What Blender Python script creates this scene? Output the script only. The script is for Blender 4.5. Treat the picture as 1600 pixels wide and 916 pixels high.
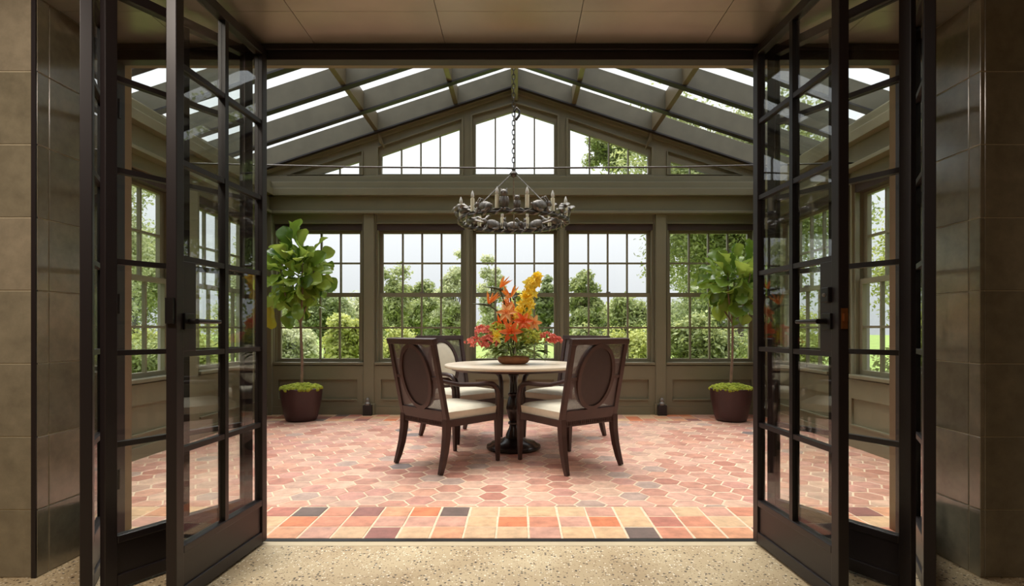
import bpy, math, random
import numpy as np
from mathutils import Vector, Matrix, Euler
random.seed(7); rng = np.random.default_rng(7)
for o in list(bpy.data.objects): bpy.data.objects.remove(o)
S = bpy.context.scene
COL = S.collection
PI = math.pi

# ------------------------------------------------------------------ camera, sky, lights, exposure
F_PX, CX, CY, CAMX, CAMZ = 870.0, 809.5, 515.0, 0.041, 1.08
cam = bpy.data.cameras.new('camera'); camo = bpy.data.objects.new('camera', cam); COL.objects.link(camo)
camo.location = (CAMX, 0, CAMZ); camo.rotation_euler = (PI/2, 0, 0)
cam.sensor_width = 36.0; cam.lens = F_PX/1600*36.0
cam.shift_x = -(CX-800)/1600; cam.shift_y = (CY-458)/1600
cam.clip_start = 0.05; cam.clip_end = 400
S.camera = camo
S.view_settings.view_transform = 'Standard'; S.view_settings.look = 'None'
S.view_settings.gamma = 1.0; S.view_settings.use_curve_mapping = False
S.view_settings.exposure = 0.68
try:
    S.cycles.transparent_max_bounces = 32; S.cycles.max_bounces = 10
    S.cycles.diffuse_bounces = 5; S.cycles.glossy_bounces = 4
    S.cycles.sample_clamp_indirect = 6.0
    S.cycles.caustics_reflective = False; S.cycles.caustics_refractive = False
    S.cycles.use_denoising = True
except Exception: pass

world = bpy.data.worlds.new('sky'); S.world = world; world.use_nodes = True
nt = world.node_tree; nt.nodes.clear()
out = nt.nodes.new('ShaderNodeOutputWorld'); bg = nt.nodes.new('ShaderNodeBackground')
tc = nt.nodes.new('ShaderNodeTexCoord'); sx = nt.nodes.new('ShaderNodeSeparateXYZ')
nt.links.new(tc.outputs['Generated'], sx.inputs[0])
mx = nt.nodes.new('ShaderNodeMath'); mx.operation = 'MAXIMUM'; mx.inputs[1].default_value = 0.0
nt.links.new(sx.outputs['Z'], mx.inputs[0])
ml = nt.nodes.new('ShaderNodeMath'); ml.operation = 'MULTIPLY_ADD'      # overcast sky: zenith three times the horizon
ml.inputs[1].default_value = 1.2; ml.inputs[2].default_value = 0.50
nt.links.new(mx.outputs[0], ml.inputs[0])
bg.inputs['Color'].default_value = (0.94, 0.97, 1.0, 1)
nt.links.new(ml.outputs[0], bg.inputs['Strength']); nt.links.new(bg.outputs[0], out.inputs[0])

def area_lamp(name, loc, size, power, color, aim=(0, 0, -1)):
    l = bpy.data.lights.new(name, 'AREA'); l.shape = 'DISK'; l.size = size; l.energy = power; l.color = color
    o = bpy.data.objects.new(name, l); COL.objects.link(o); o.location = loc
    o.rotation_euler = Vector(aim).to_track_quat('-Z', 'Y').to_euler()
    return o
sun = bpy.data.lights.new('hazy_sun', 'SUN'); sun.energy = 3.9; sun.angle = math.radians(50); sun.color = (1.0, 0.97, 0.92)
suno = bpy.data.objects.new('hazy_sun', sun); COL.objects.link(suno)
suno.rotation_euler = Vector((0.12, -0.34, -1.0)).to_track_quat('-Z', 'Y').to_euler()      # high, veiled by thin cloud
area_lamp('ceiling_lamp', (-1.9, 0.9, 2.95), 0.5, 34, (1.0, 0.88, 0.76))
area_lamp('ceiling_lamp', (0.0, 0.6, 2.95), 0.5, 9, (1.0, 0.88, 0.76))

# ------------------------------------------------------------------ materials
def srgb(r, g, b):
    f = lambda c: (c/255/12.92) if c/255 <= 0.04045 else ((c/255+0.055)/1.055)**2.4
    return (f(r), f(g), f(b), 1.0)
def new_mat(name):
    m = bpy.data.materials.new(name); m.use_nodes = True
    return m, m.node_tree, m.node_tree.nodes['Principled BSDF']
def N(nt, t, **kw):
    n = nt.nodes.new(t)
    for k, v in kw.items(): setattr(n, k, v)
    return n
def mat(name, col, rough=0.5, metal=0.0, var=0.0, scale=6.0, bump=0.0, bscale=40.0, spec=0.5, col2=None, detail=4):
    m, nt, p = new_mat(name)
    p.inputs['Base Color'].default_value = col; p.inputs['Roughness'].default_value = rough
    p.inputs['Metallic'].default_value = metal; p.inputs['Specular IOR Level'].default_value = spec
    if var > 0 or col2:
        no = N(nt, 'ShaderNodeTexNoise'); no.inputs['Scale'].default_value = scale; no.inputs['Detail'].default_value = detail
        t = N(nt, 'ShaderNodeTexCoord'); nt.links.new(t.outputs['Object'], no.inputs['Vector'])
        r = N(nt, 'ShaderNodeValToRGB')
        c2 = col2 if col2 else tuple(min(1, c*(1+var)) for c in col[:3])+(1,)
        c1 = col if col2 else tuple(c*(1-var) for c in col[:3])+(1,)
        r.color_ramp.elements[0].position = 0.3; r.color_ramp.elements[1].position = 0.7
        r.color_ramp.elements[0].color = c1; r.color_ramp.elements[1].color = c2
        nt.links.new(no.outputs['Fac'], r.inputs[0]); nt.links.new(r.outputs[0], p.inputs['Base Color'])
    if bump > 0:
        b = N(nt, 'ShaderNodeBump'); b.inputs['Strength'].default_value = bump; b.inputs['Distance'].default_value = 0.004
        n2 = N(nt, 'ShaderNodeTexNoise'); n2.inputs['Scale'].default_value = bscale; n2.inputs['Detail'].default_value = 5
        t2 = N(nt, 'ShaderNodeTexCoord'); nt.links.new(t2.outputs['Object'], n2.inputs['Vector'])
        nt.links.new(n2.outputs['Fac'], b.inputs['Height']); nt.links.new(b.outputs[0], p.inputs['Normal'])
    return m
def glass_mat(name, tint=(0.97, 0.985, 0.975, 1), ior=1.45):
    m = bpy.data.materials.new(name); m.use_nodes = True; nt = m.node_tree; nt.nodes.clear()
    o = N(nt, 'ShaderNodeOutputMaterial'); mix = N(nt, 'ShaderNodeMixShader'); fr = N(nt, 'ShaderNodeFresnel')
    ge = N(nt, 'ShaderNodeNewGeometry'); mi = N(nt, 'ShaderNodeMapRange')      # same reflectance from either face of the pane
    mi.inputs['To Min'].default_value = ior; mi.inputs['To Max'].default_value = 1/ior
    nt.links.new(ge.outputs['Backfacing'], mi.inputs[0]); nt.links.new(mi.outputs[0], fr.inputs['IOR'])
    t = N(nt, 'ShaderNodeBsdfTransparent'); t.inputs[0].default_value = tint
    g = N(nt, 'ShaderNodeBsdfGlossy'); g.inputs['Roughness'].default_value = 0.0
    nt.links.new(fr.outputs[0], mix.inputs[0]); nt.links.new(t.outputs[0], mix.inputs[1]); nt.links.new(g.outputs[0], mix.inputs[2])
    nt.links.new(mix.outputs[0], o.inputs[0]); return m
def leaf_mat(name, c1, c2, trans=0.35, rough=0.45, hue=0.48, ttint=1.3):
    m = bpy.data.materials.new(name); m.use_nodes = True; nt = m.node_tree; p = nt.nodes['Principled BSDF']; o = nt.nodes['Material Output']
    no = N(nt, 'ShaderNodeTexNoise'); no.inputs['Scale'].default_value = 1.2; no.inputs['Detail'].default_value = 2
    g = N(nt, 'ShaderNodeNewGeometry'); oi = N(nt, 'ShaderNodeObjectInfo')
    ad = N(nt, 'ShaderNodeMath', operation='ADD'); fr = N(nt, 'ShaderNodeMath', operation='FRACT')
    nt.links.new(g.outputs['Random Per Island'], ad.inputs[0]); nt.links.new(oi.outputs['Random'], ad.inputs[1]); nt.links.new(ad.outputs[0], fr.inputs[0])
    r = N(nt, 'ShaderNodeValToRGB'); r.color_ramp.elements[0].color = c1; r.color_ramp.elements[1].color = c2
    nt.links.new(fr.outputs[0], r.inputs[0])
    nt.links.new(r.outputs[0], p.inputs['Base Color']); p.inputs['Roughness'].default_value = rough
    tr = N(nt, 'ShaderNodeBsdfTranslucent'); hs = N(nt, 'ShaderNodeHueSaturation'); hs.inputs['Value'].default_value = ttint; hs.inputs['Hue'].default_value = hue
    nt.links.new(r.outputs[0], hs.inputs['Color']); nt.links.new(hs.outputs[0], tr.inputs[0])
    mx = N(nt, 'ShaderNodeMixShader'); mx.inputs[0].default_value = trans
    nt.links.new(p.outputs[0], mx.inputs[1]); nt.links.new(tr.outputs[0], mx.inputs[2]); nt.links.new(mx.outputs[0], o.inputs[0])
    return m
def ramp_mat(name, stops, rough, island=False, var=0.35, bump=0.35):
    m, nt, p = new_mat(name)
    if island: src = N(nt, 'ShaderNodeNewGeometry').outputs['Random Per Island']
    else: src = N(nt, 'ShaderNodeObjectInfo').outputs['Random']
    r = N(nt, 'ShaderNodeValToRGB'); cr = r.color_ramp; cr.interpolation = 'CONSTANT'
    while len(cr.elements) < len(stops): cr.elements.new(0.5)
    for e, (pos, c) in zip(cr.elements, stops): e.position = pos; e.color = c
    nt.links.new(src, r.inputs[0])
    t = N(nt, 'ShaderNodeNewGeometry')
    n1 = N(nt, 'ShaderNodeTexNoise'); n1.inputs['Scale'].default_value = 11.0; n1.inputs['Detail'].default_value = 6; n1.inputs['Roughness'].default_value = 0.65
    nt.links.new(t.outputs['Position'], n1.inputs['Vector'])
    mr = N(nt, 'ShaderNodeMapRange'); mr.inputs['From Min'].default_value = 0.3; mr.inputs['From Max'].default_value = 0.7
    mr.inputs['To Min'].default_value = 1-var; mr.inputs['To Max'].default_value = 1+var
    nt.links.new(n1.outputs['Fac'], mr.inputs[0])
    mu = N(nt, 'ShaderNodeVectorMath', operation='SCALE'); nt.links.new(r.outputs[0], mu.inputs[0]); nt.links.new(mr.outputs[0], mu.inputs['Scale'])
    nt.links.new(mu.outputs[0], p.inputs['Base Color']); p.inputs['Roughness'].default_value = rough
    b = N(nt, 'ShaderNodeBump'); b.inputs['Strength'].default_value = bump; b.inputs['Distance'].default_value = 0.004
    n2 = N(nt, 'ShaderNodeTexNoise'); n2.inputs['Scale'].default_value = 25; n2.inputs['Detail'].default_value = 5
    nt.links.new(t.outputs['Position'], n2.inputs['Vector'])
    nt.links.new(n2.outputs['Fac'], b.inputs['Height']); nt.links.new(b.outputs[0], p.inputs['Normal'])
    return m

M = {}
M['paint'] = mat('olive_paint', srgb(120, 114, 91), 0.42, var=0.05, scale=3)
M['rafter'] = mat('weathered_olive_timber', srgb(98, 93, 76), 0.5, var=0.12, scale=5)
M['steel'] = mat('dark_bronze_steel', srgb(32, 25, 26), 0.42, var=0.06, scale=5, spec=0.5)
M['reveal'] = mat('tan_painted_reveal', srgb(124, 114, 90), 0.5, var=0.05)
M['glass'] = glass_mat('door_glass', (0.96, 0.975, 0.965, 1), 1.5)
M['wglass'] = glass_mat('window_glass', (0.985, 0.99, 0.985, 1), 1.35)
M['shade'] = mat('dark_shade_fabric', srgb(62, 48, 46), 0.8)
M['grout'] = mat('pale_grout', srgb(222, 196, 168), 0.9, var=0.1, scale=30)
M['tgrout'] = mat('wall_grout', srgb(190, 178, 150), 0.8)
HEX = [(0.0, srgb(196, 146, 126)), (0.16, srgb(204, 158, 138)), (0.32, srgb(188, 134, 114)), (0.46, srgb(208, 168, 144)),
       (0.58, srgb(194, 140, 124)), (0.70, srgb(188, 150, 130)), (0.80, srgb(206, 152, 128)), (0.89, srgb(178, 120, 102)), (0.95, srgb(176, 148, 134)), (0.99, srgb(132, 116, 112))]
SQ = [(0.0, srgb(200, 132, 104)), (0.14, srgb(212, 172, 132)), (0.28, srgb(182, 114, 96)), (0.40, srgb(206, 122, 82)), (0.50, srgb(196, 146, 126)),
      (0.66, srgb(204, 168, 132)), (0.77, srgb(146, 94, 84)), (0.85, srgb(208, 148, 112)), (0.95, srgb(108, 88, 80))]
M['hex'] = ramp_mat('terracotta_hexagon', HEX, 0.5, var=0.27)
M['hexfar'] = ramp_mat('terracotta_hexagon_far', HEX, 0.5, island=True, var=0.27)
M['sq'] = ramp_mat('terracotta_square', SQ, 0.5, var=0.27)
M['sqfar'] = ramp_mat('terracotta_square_far', SQ, 0.5, island=True, var=0.16)
M['walltile'] = ramp_mat('glazed_stone_tile', [(0.0, srgb(134, 126, 106)), (0.35, srgb(126, 118, 98)), (0.7, srgb(142, 132, 112))], 0.2, var=0.2, bump=0.1)
_p = M['walltile'].node_tree.nodes['Principled BSDF']; _p.inputs['Specular IOR Level'].default_value = 1.0; _p.inputs['Coat Weight'].default_value = 0.6; _p.inputs['Coat Roughness'].default_value = 0.15
M['soffit'] = mat('bronze_soffit_sheet', srgb(166, 162, 148), 0.3, metal=0.6, var=0.12, scale=3)
M['stone'] = mat('threshold_stone', srgb(196, 178, 146), 0.6, var=0.06)
M['wood'] = mat('dark_mahogany', srgb(62, 40, 34), 0.35, var=0.2, scale=9)
M['ovalback'] = mat('dark_brown_leather', srgb(52, 38, 34), 0.5, var=0.08, scale=20)
M['cushion'] = mat('cream_upholstery', srgb(222, 212, 190), 0.85, var=0.04, scale=20, bump=0.15, bscale=300)
M['tabletop'] = mat('cream_stone', srgb(214, 196, 172), 0.32, var=0.06, scale=5)
M['pedestal'] = mat('black_brown_lacquer', srgb(38, 26, 22), 0.22)
M['pot'] = mat('burgundy_glazed_pot', srgb(58, 31, 31), 0.42, var=0.08)
M['moss'] = leaf_mat('moss_green', srgb(128, 140, 30), srgb(176, 184, 60), 0.2, 0.9)
M['bark'] = mat('fig_bark', srgb(128, 104, 86), 0.8, var=0.2, scale=30)
M['treebark'] = mat('tree_bark', srgb(84, 72, 60), 0.9, var=0.2, scale=6)
M['fig'] = leaf_mat('fig_leaf', srgb(76, 110, 34), srgb(164, 186, 86), 0.35, 0.25)
M['figyellow'] = leaf_mat('fig_leaf_yellowing', srgb(150, 140, 40), srgb(170, 150, 44), 0.4, 0.4)
M['iron'] = mat('aged_iron', srgb(72, 66, 62), 0.45, metal=0.6, var=0.25, scale=25)
M['pewter'] = mat('weathered_pewter', srgb(120, 114, 108), 0.5, metal=0.45, var=0.45, scale=30)
M['candle'] = mat('ivory_candle', srgb(240, 232, 204), 0.5)
M['bulb'] = mat('clear_bulb', srgb(222, 216, 208), 0.1)
M['brass'] = mat('brass', srgb(190, 130, 80), 0.3, metal=0.9)
M['purlin'] = mat('bronze_purlin', srgb(118, 106, 84), 0.35, metal=0.3)
M['bowl'] = mat('carved_wood_bowl', srgb(150, 96, 60), 0.6, var=0.25, scale=18)
M['orange'] = leaf_mat('orange_petal', srgb(240, 130, 50), srgb(250, 176, 90), 0.3, 0.5, hue=0.5, ttint=1.1)
M['red'] = leaf_mat('red_orange_petal', srgb(238, 96, 34), srgb(246, 136, 60), 0.3, 0.5, hue=0.5, ttint=1.1)
M['yellow'] = leaf_mat('yellow_petal', srgb(250, 218, 50), srgb(252, 236, 110), 0.3, 0.5, hue=0.5, ttint=1.1)
M['peach'] = leaf_mat('peach_petal', srgb(244, 160, 90), srgb(250, 196, 130), 0.3, 0.5, hue=0.5, ttint=1.1)
M['pink'] = leaf_mat('coral_pink_petal', srgb(222, 104, 90), srgb(246, 170, 150), 0.3, 0.6, hue=0.5, ttint=1.1)
M['lime'] = leaf_mat('lime_bloom', srgb(172, 182, 60), srgb(212, 214, 110), 0.3, 0.6)
M['greens'] = leaf_mat('bouquet_leaf', srgb(60, 84, 30), srgb(130, 148, 66), 0.3, 0.5)
M['stem'] = mat('dark_stem', srgb(70, 74, 34), 0.5)
M['lawn'] = mat('lawn_grass', srgb(120, 140, 62), 0.9, var=0.3, scale=1.5)
M['g_bright'] = leaf_mat('bright_leaves', srgb(146, 156, 78), srgb(192, 198, 122), 0.4, 0.6)
M['g_mid'] = leaf_mat('mid_green_leaves', srgb(118, 132, 82), srgb(170, 178, 120), 0.4, 0.6)
M['g_dark'] = leaf_mat('deep_green_leaves', srgb(106, 120, 78), srgb(156, 166, 116), 0.35, 0.6)
M['g_pale'] = leaf_mat('pale_green_leaves', srgb(154, 162, 122), srgb(196, 200, 160), 0.4, 0.6)
M['roomwall'] = mat('room_plaster', srgb(150, 132, 106), 0.8)
M['gasket'] = mat('black_steel', srgb(16, 12, 12), 0.4)

def cane_mat():
    m = bpy.data.materials.new('woven_cane'); m.use_nodes = True; nt = m.node_tree; p = nt.nodes['Principled BSDF']; o = nt.nodes['Material Output']
    p.inputs['Base Color'].default_value = srgb(112, 100, 100); p.inputs['Roughness'].default_value = 0.5
    t = N(nt, 'ShaderNodeTexCoord'); s = N(nt, 'ShaderNodeSeparateXYZ'); nt.links.new(t.outputs['Object'], s.inputs[0])
    fs = []
    for ax in ('X', 'Z'):
        a = N(nt, 'ShaderNodeMath', operation='MULTIPLY'); a.inputs[1].default_value = 180
        b = N(nt, 'ShaderNodeMath', operation='FRACT'); c = N(nt, 'ShaderNodeMath', operation='GREATER_THAN'); c.inputs[1].default_value = 0.36
        nt.links.new(s.outputs[ax], a.inputs[0]); nt.links.new(a.outputs[0], b.inputs[0]); nt.links.new(b.outputs[0], c.inputs[0]); fs.append(c)
    mu = N(nt, 'ShaderNodeMath', operation='MULTIPLY'); nt.links.new(fs[0].outputs[0], mu.inputs[0]); nt.links.new(fs[1].outputs[0], mu.inputs[1])
    tr = N(nt, 'ShaderNodeBsdfTransparent'); mx = N(nt, 'ShaderNodeMixShader')
    nt.links.new(mu.outputs[0], mx.inputs[0]); nt.links.new(p.outputs[0], mx.inputs[1]); nt.links.new(tr.outputs[0], mx.inputs[2]); nt.links.new(mx.outputs[0], o.inputs[0])
    return m
M['cane'] = cane_mat()
def terrazzo_mat():
    m, nt, p = new_mat('speckled_concrete')
    t = N(nt, 'ShaderNodeTexCoord')
    n1 = N(nt, 'ShaderNodeTexNoise'); n1.inputs['Scale'].default_value = 3.0; n1.inputs['Detail'].default_value = 6
    r1 = N(nt, 'ShaderNodeValToRGB'); r1.color_ramp.elements[0].color = srgb(176, 152, 116); r1.color_ramp.elements[1].color = srgb(206, 186, 150)
    r1.color_ramp.elements[0].position = 0.3; r1.color_ramp.elements[1].position = 0.7
    nt.links.new(t.outputs['Object'], n1.inputs['Vector']); nt.links.new(n1.outputs['Fac'], r1.inputs[0])
    cur = r1.outputs[0]
    for sc, th, c in ((70, 0.16, srgb(70, 58, 44)), (95, 0.15, srgb(236, 226, 204)), (140, 0.16, srgb(120, 92, 62))):
        v = N(nt, 'ShaderNodeTexVoronoi'); v.inputs['Scale'].default_value = sc; nt.links.new(t.outputs['Object'], v.inputs['Vector'])
        sp = N(nt, 'ShaderNodeSeparateColor'); nt.links.new(v.outputs['Color'], sp.inputs[0])
        lt = N(nt, 'ShaderNodeMath', operation='LESS_THAN'); lt.inputs[1].default_value = th; nt.links.new(sp.outputs[0], lt.inputs[0])
        l2 = N(nt, 'ShaderNodeMath', operation='LESS_THAN'); l2.inputs[1].default_value = 0.42; nt.links.new(v.outputs['Distance'], l2.inputs[0])
        mu = N(nt, 'ShaderNodeMath', operation='MULTIPLY'); nt.links.new(lt.outputs[0], mu.inputs[0]); nt.links.new(l2.outputs[0], mu.inputs[1])
        mx = N(nt, 'ShaderNodeMix', data_type='RGBA'); nt.links.new(mu.outputs[0], mx.inputs[0]); nt.links.new(cur, mx.inputs[6]); mx.inputs[7].default_value = c
        cur = mx.outputs[2]
    nt.links.new(cur, p.inputs['Base Color']); p.inputs['Roughness'].default_value = 0.55
    return m
M['terrazzo'] = terrazzo_mat()

# ------------------------------------------------------------------ mesh helpers
class MB:
    def __init__(s): s.v = []; s.f = []
    def add(s, vs, fs):
        k = len(s.v); s.v += [tuple(v) for v in vs]; s.f += [tuple(i+k for i in f) for f in fs]; return s
    def box(s, x0, x1, y0, y1, z0, z1, mtx=None):
        vs = [(x0,y0,z0),(x1,y0,z0),(x1,y1,z0),(x0,y1,z0),(x0,y0,z1),(x1,y0,z1),(x1,y1,z1),(x0,y1,z1)]
        if mtx: vs = [mtx @ Vector(v) for v in vs]
        return s.add(vs, [(0,3,2,1),(4,5,6,7),(0,1,5,4),(1,2,6,5),(2,3,7,6),(3,0,4,7)])
    def prism(s, poly, a, b, axis='y'):
        """poly: 2-D points; extruded from a to b along axis ('y': poly is x,z; 'x': poly is y,z; 'z': poly is x,y)"""
        n = len(poly)
        def P(p, t): return (p[0], t, p[1]) if axis == 'y' else ((t, p[0], p[1]) if axis == 'x' else (p[0], p[1], t))
        vs = [P(p, a) for p in poly] + [P(p, b) for p in poly]
        return s.add(vs, [tuple(range(n))[::-1], tuple(range(n, 2*n))] + [(i, (i+1) % n, n+(i+1) % n, n+i) for i in range(n)])
    def lathe(s, prof, n=24, cx=0, cy=0):
        vs = []; m = len(prof)
        for i in range(n):
            a = 2*PI*i/n
            for r, z in prof: vs.append((cx+r*math.cos(a), cy+r*math.sin(a), z))
        fs = []
        for i in range(n):
            j = (i+1) % n
            for k in range(m-1): fs.append((i*m+k, j*m+k, j*m+k+1, i*m+k+1))
        if prof[0][0] > 1e-6: fs.append(tuple(i*m for i in range(n))[::-1])
        if prof[-1][0] > 1e-6: fs.append(tuple(i*m+m-1 for i in range(n)))
        return s.add(vs, fs)
    def tube(s, path, rad, n=8, cap=True, flat=1.0, up=None):
        P = [Vector(p) for p in path]; R = rad if isinstance(rad, (list, tuple)) else [rad]*len(P)
        vs = []; prev = None
        for i, p in enumerate(P):
            t = (P[min(i+1, len(P)-1)] - P[max(i-1, 0)]).normalized()
            if prev is None:
                ref = Vector(up) if up else (Vector((0,0,1)) if abs(t.z) < 0.9 else Vector((1,0,0)))
                u = (ref - t*ref.dot(t)).normalized()
            else: u = (prev - t*prev.dot(t)).normalized()
            prev = u; w = t.cross(u)
            for k in range(n):
                a = 2*PI*(k+0.5)/n; vs.append(p + (u*math.cos(a)*flat + w*math.sin(a))*R[i])
        m = len(P); fs = []
        for i in range(m-1):
            for k in range(n): fs.append((i*n+k, i*n+(k+1) % n, (i+1)*n+(k+1) % n, (i+1)*n+k))
        if cap: fs.append(tuple(range(n))[::-1]); fs.append(tuple((m-1)*n+k for k in range(n)))
        return s.add(vs, fs)
    def ellipsoid(s, c, r, n=10, m=6, mtx=None):
        vs = []; c = Vector(c)
        for j in range(m+1):
            ph = -PI/2 + PI*j/m
            for i in range(n):
                a = 2*PI*i/n; v = Vector((r[0]*math.cos(ph)*math.cos(a), r[1]*math.cos(ph)*math.sin(a), r[2]*math.sin(ph)))
                vs.append(c + (mtx @ v if mtx else v))
        fs = [(j*n+i, j*n+(i+1) % n, (j+1)*n+(i+1) % n, (j+1)*n+i) for j in range(m) for i in range(n)]
        return s.add(vs, fs)
    def mesh(s, name, smooth=None):
        me = bpy.data.meshes.new(name); me.from_pydata([tuple(v) for v in s.v], [], s.f); me.validate()
        if smooth is not None:
            me.polygons.foreach_set('use_smooth', [True]*len(me.polygons)); me.set_sharp_from_angle(angle=math.radians(smooth))
        me.update(); return me
    def build(s, name, material, parent=None, smooth=None, bevel=0.0, kind=None, label=None):
        return link(name, s.mesh(name, smooth), material, parent, bevel, kind, label)
def link(name, me, material, parent=None, bevel=0.0, kind=None, label=None):
    if material and not me.materials: me.materials.append(material)
    o = bpy.data.objects.new(name, me); COL.objects.link(o)
    if parent: o.parent = parent
    if bevel:
        b = o.modifiers.new('bevel', 'BEVEL'); b.width = bevel; b.segments = 2; b.limit_method = 'ANGLE'
    if kind: o['kind'] = kind
    if label: o['label'] = label
    return o
def empty(name, loc=(0,0,0), rz=0.0):
    o = bpy.data.objects.new(name, None); COL.objects.link(o); o.location = loc; o.rotation_euler = (0,0,rz); o.empty_display_size = 0.1
    return o
def tag(o, label, cat=None, group=None, kind=None):
    o['label'] = label
    if cat: o['category'] = cat
    if group: o['group'] = group
    if kind: o['kind'] = kind
    return o
def struct(o, label=None):
    o['kind'] = 'structure'
    if label: o['label'] = label
    return o
def copy_tree(o, parent=None):
    c = o.copy(); COL.objects.link(c)
    if parent is not None: c.parent = parent
    for ch in list(o.children): copy_tree(ch, c)
    return c
def plate(outer, holes, thick, mtx):
    """flat plate with holes (polygons in u,v), thickness along w, placed by mtx; returns a mesh"""
    cu = bpy.data.curves.new('tmp', 'CURVE'); cu.dimensions = '2D'; cu.fill_mode = 'BOTH'; cu.extrude = thick/2
    for poly in [outer]+holes:
        sp = cu.splines.new('POLY'); sp.points.add(len(poly)-1); sp.use_cyclic_u = True
        for p, q in zip(sp.points, poly): p.co = (q[0], q[1], 0, 1)
    ob = bpy.data.objects.new('tmp', cu); COL.objects.link(ob)
    dg = bpy.context.evaluated_depsgraph_get(); dg.update()
    me = bpy.data.meshes.new_from_object(ob.evaluated_get(dg))
    bpy.data.objects.remove(ob); bpy.data.curves.remove(cu)
    me.materials.clear(); me.transform(mtx)
    if mtx.to_3x3().determinant() < 0: me.flip_normals()
    return me
XZ = lambda y: Matrix(((1,0,0,0),(0,0,1,y),(0,1,0,0),(0,0,0,1)))           # u->X v->Z w->Y
YZ = lambda x: Matrix(((0,0,1,x),(1,0,0,0),(0,1,0,0),(0,0,0,1)))           # u->Y v->Z w->X
def rect(x0, x1, z0, z1): return [(x0,z0),(x1,z0),(x1,z1),(x0,z1)]
def at(px, py, Y): return (CAMX+(px-CX)*Y/F_PX, Y, CAMZ+(CY-py)*Y/F_PX)

# ------------------------------------------------------------------ dimensions
HW, YB, YT = 3.15, 7.09, 2.847          # half width, back wall, threshold
SLOPE, RB, RD = 0.329, 4.13, 0.23       # roof slope, rafter underside at ridge, rafter depth
WX = [-2.498, -1.198, 0.0, 1.198, 2.498]
WZ0, WZ1, WOP = 0.664, 2.425, 0.56
roof_top = lambda x: RB+RD-SLOPE*abs(x)
roof_bot = lambda x: RB-SLOPE*abs(x)

# ------------------------------------------------------------------ floors
fl = MB().box(-HW-0.15, HW+0.15, YT+0.02, YB+0.15, -0.12, -0.0022).build('floor', M['grout']); struct(fl, 'terracotta tiled conservatory floor')
P_SQ = 0.1722
def tile_mesh(poly, top=0.0, bot=-0.03, inset=0.004):
    cx = sum(p[0] for p in poly)/len(poly); cy = sum(p[1] for p in poly)/len(poly); n = len(poly)
    def ins(p):
        d = math.hypot(p[0]-cx, p[1]-cy); k = max(0, (d-inset)/d) if d > 0 else 1; return (cx+(p[0]-cx)*k, cy+(p[1]-cy)*k)
    vs = [(p[0], p[1], bot) for p in poly]+[(p[0], p[1], top-0.003) for p in poly]+[ins(p)+(top,) for p in poly]
    fs = [tuple(2*n+i for i in range(n))]
    for i in range(n):
        j = (i+1) % n; fs += [(i, j, n+j, n+i), (n+i, n+j, 2*n+j, 2*n+i)]
    return vs, fs
h = (P_SQ-0.010)/2
vs, fs = tile_mesh([(-h,-h),(h,-h),(h,h),(-h,h)]); sqm = MB().add(vs, fs).mesh('square_tile'); sqm.materials.append(M['sq'])
for r in range(3):
    for c in range(-18, 19):
        x = (c+0.07)*P_SQ
        if abs(x) > HW-h: continue
        o = bpy.data.objects.new('square_tile', sqm); COL.objects.link(o); o.parent = fl
        o.location = (x+random.uniform(-.002,.002), 2.876+P_SQ*(r+0.5)+random.uniform(-.002,.002), random.uniform(-0.001, 0.001)); o.rotation_euler = (random.uniform(-.004,.004), random.uniform(-.004,.004), random.uniform(-.01,.01))
Y_H0, Y_H1 = 2.876+3*P_SQ+0.003, YB-3*P_SQ-0.003
bk = MB()
for r in range(3):
    for c in range(-18, 19):
        x = (c+0.4)*P_SQ
        if abs(x) > HW-h: continue
        vs, fs = tile_mesh([(x-h, Y_H1+P_SQ*(r+.5)-h), (x+h, Y_H1+P_SQ*(r+.5)-h), (x+h, Y_H1+P_SQ*(r+.5)+h), (x-h, Y_H1+P_SQ*(r+.5)+h)], random.uniform(-.001,.001)); bk.add(vs, fs)
bk.build('square_tiles_border', M['sqfar'], fl, kind='stuff')
def clip(poly, a, b, c):            # keep a*x+b*y <= c
    out = []
    for i in range(len(poly)):
        p, q = poly[i], poly[(i+1) % len(poly)]; dp = a*p[0]+b*p[1]-c; dq = a*q[0]+b*q[1]-c
        if dp <= 0: out.append(p)
        if dp*dq < 0: t = dp/(dp-dq); out.append((p[0]+(q[0]-p[0])*t, p[1]+(q[1]-p[1])*t))
    return out
GA = 0.1015; hexes = []
hexp = [(0.0963*math.cos(k*PI/3), 0.0963*math.sin(k*PI/3)) for k in range(6)]
vs, fs = tile_mesh(hexp, inset=0.005); hxm = MB().add(vs, fs).mesh('hexagon_tile'); hxm.materials.append(M['hex'])
col = 0; nx = int(HW/(1.5*GA))+2
for i in range(-nx, nx+1):
    for j in range(0, 22):
        x = i*1.5*GA+0.03; y = Y_H0-0.05+(j+0.5*(i % 2))*GA*math.sqrt(3)
        pl = [(x+p[0], y+p[1]) for p in hexp]; n0 = list(pl)
        for a, b, c in ((0,-1,-Y_H0-0.004), (0,1,Y_H1-0.004), (1,0,HW-0.004), (-1,0,HW-0.004)):
            if pl: pl = clip(pl, a, b, c)
        if len(pl) < 3: continue
        ar = abs(sum(pl[k][0]*pl[(k+1) % len(pl)][1]-pl[(k+1) % len(pl)][0]*pl[k][1] for k in range(len(pl))))/2
        if ar < 0.002: continue
        vis = 1 if abs((x-CAMX)/y) < 0.69 else 0
        hexes.append((-vis, y, x, pl, len(pl) == 6 and pl == n0))
hexes.sort(key=lambda t: (t[0], t[1]))
far = MB()
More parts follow.
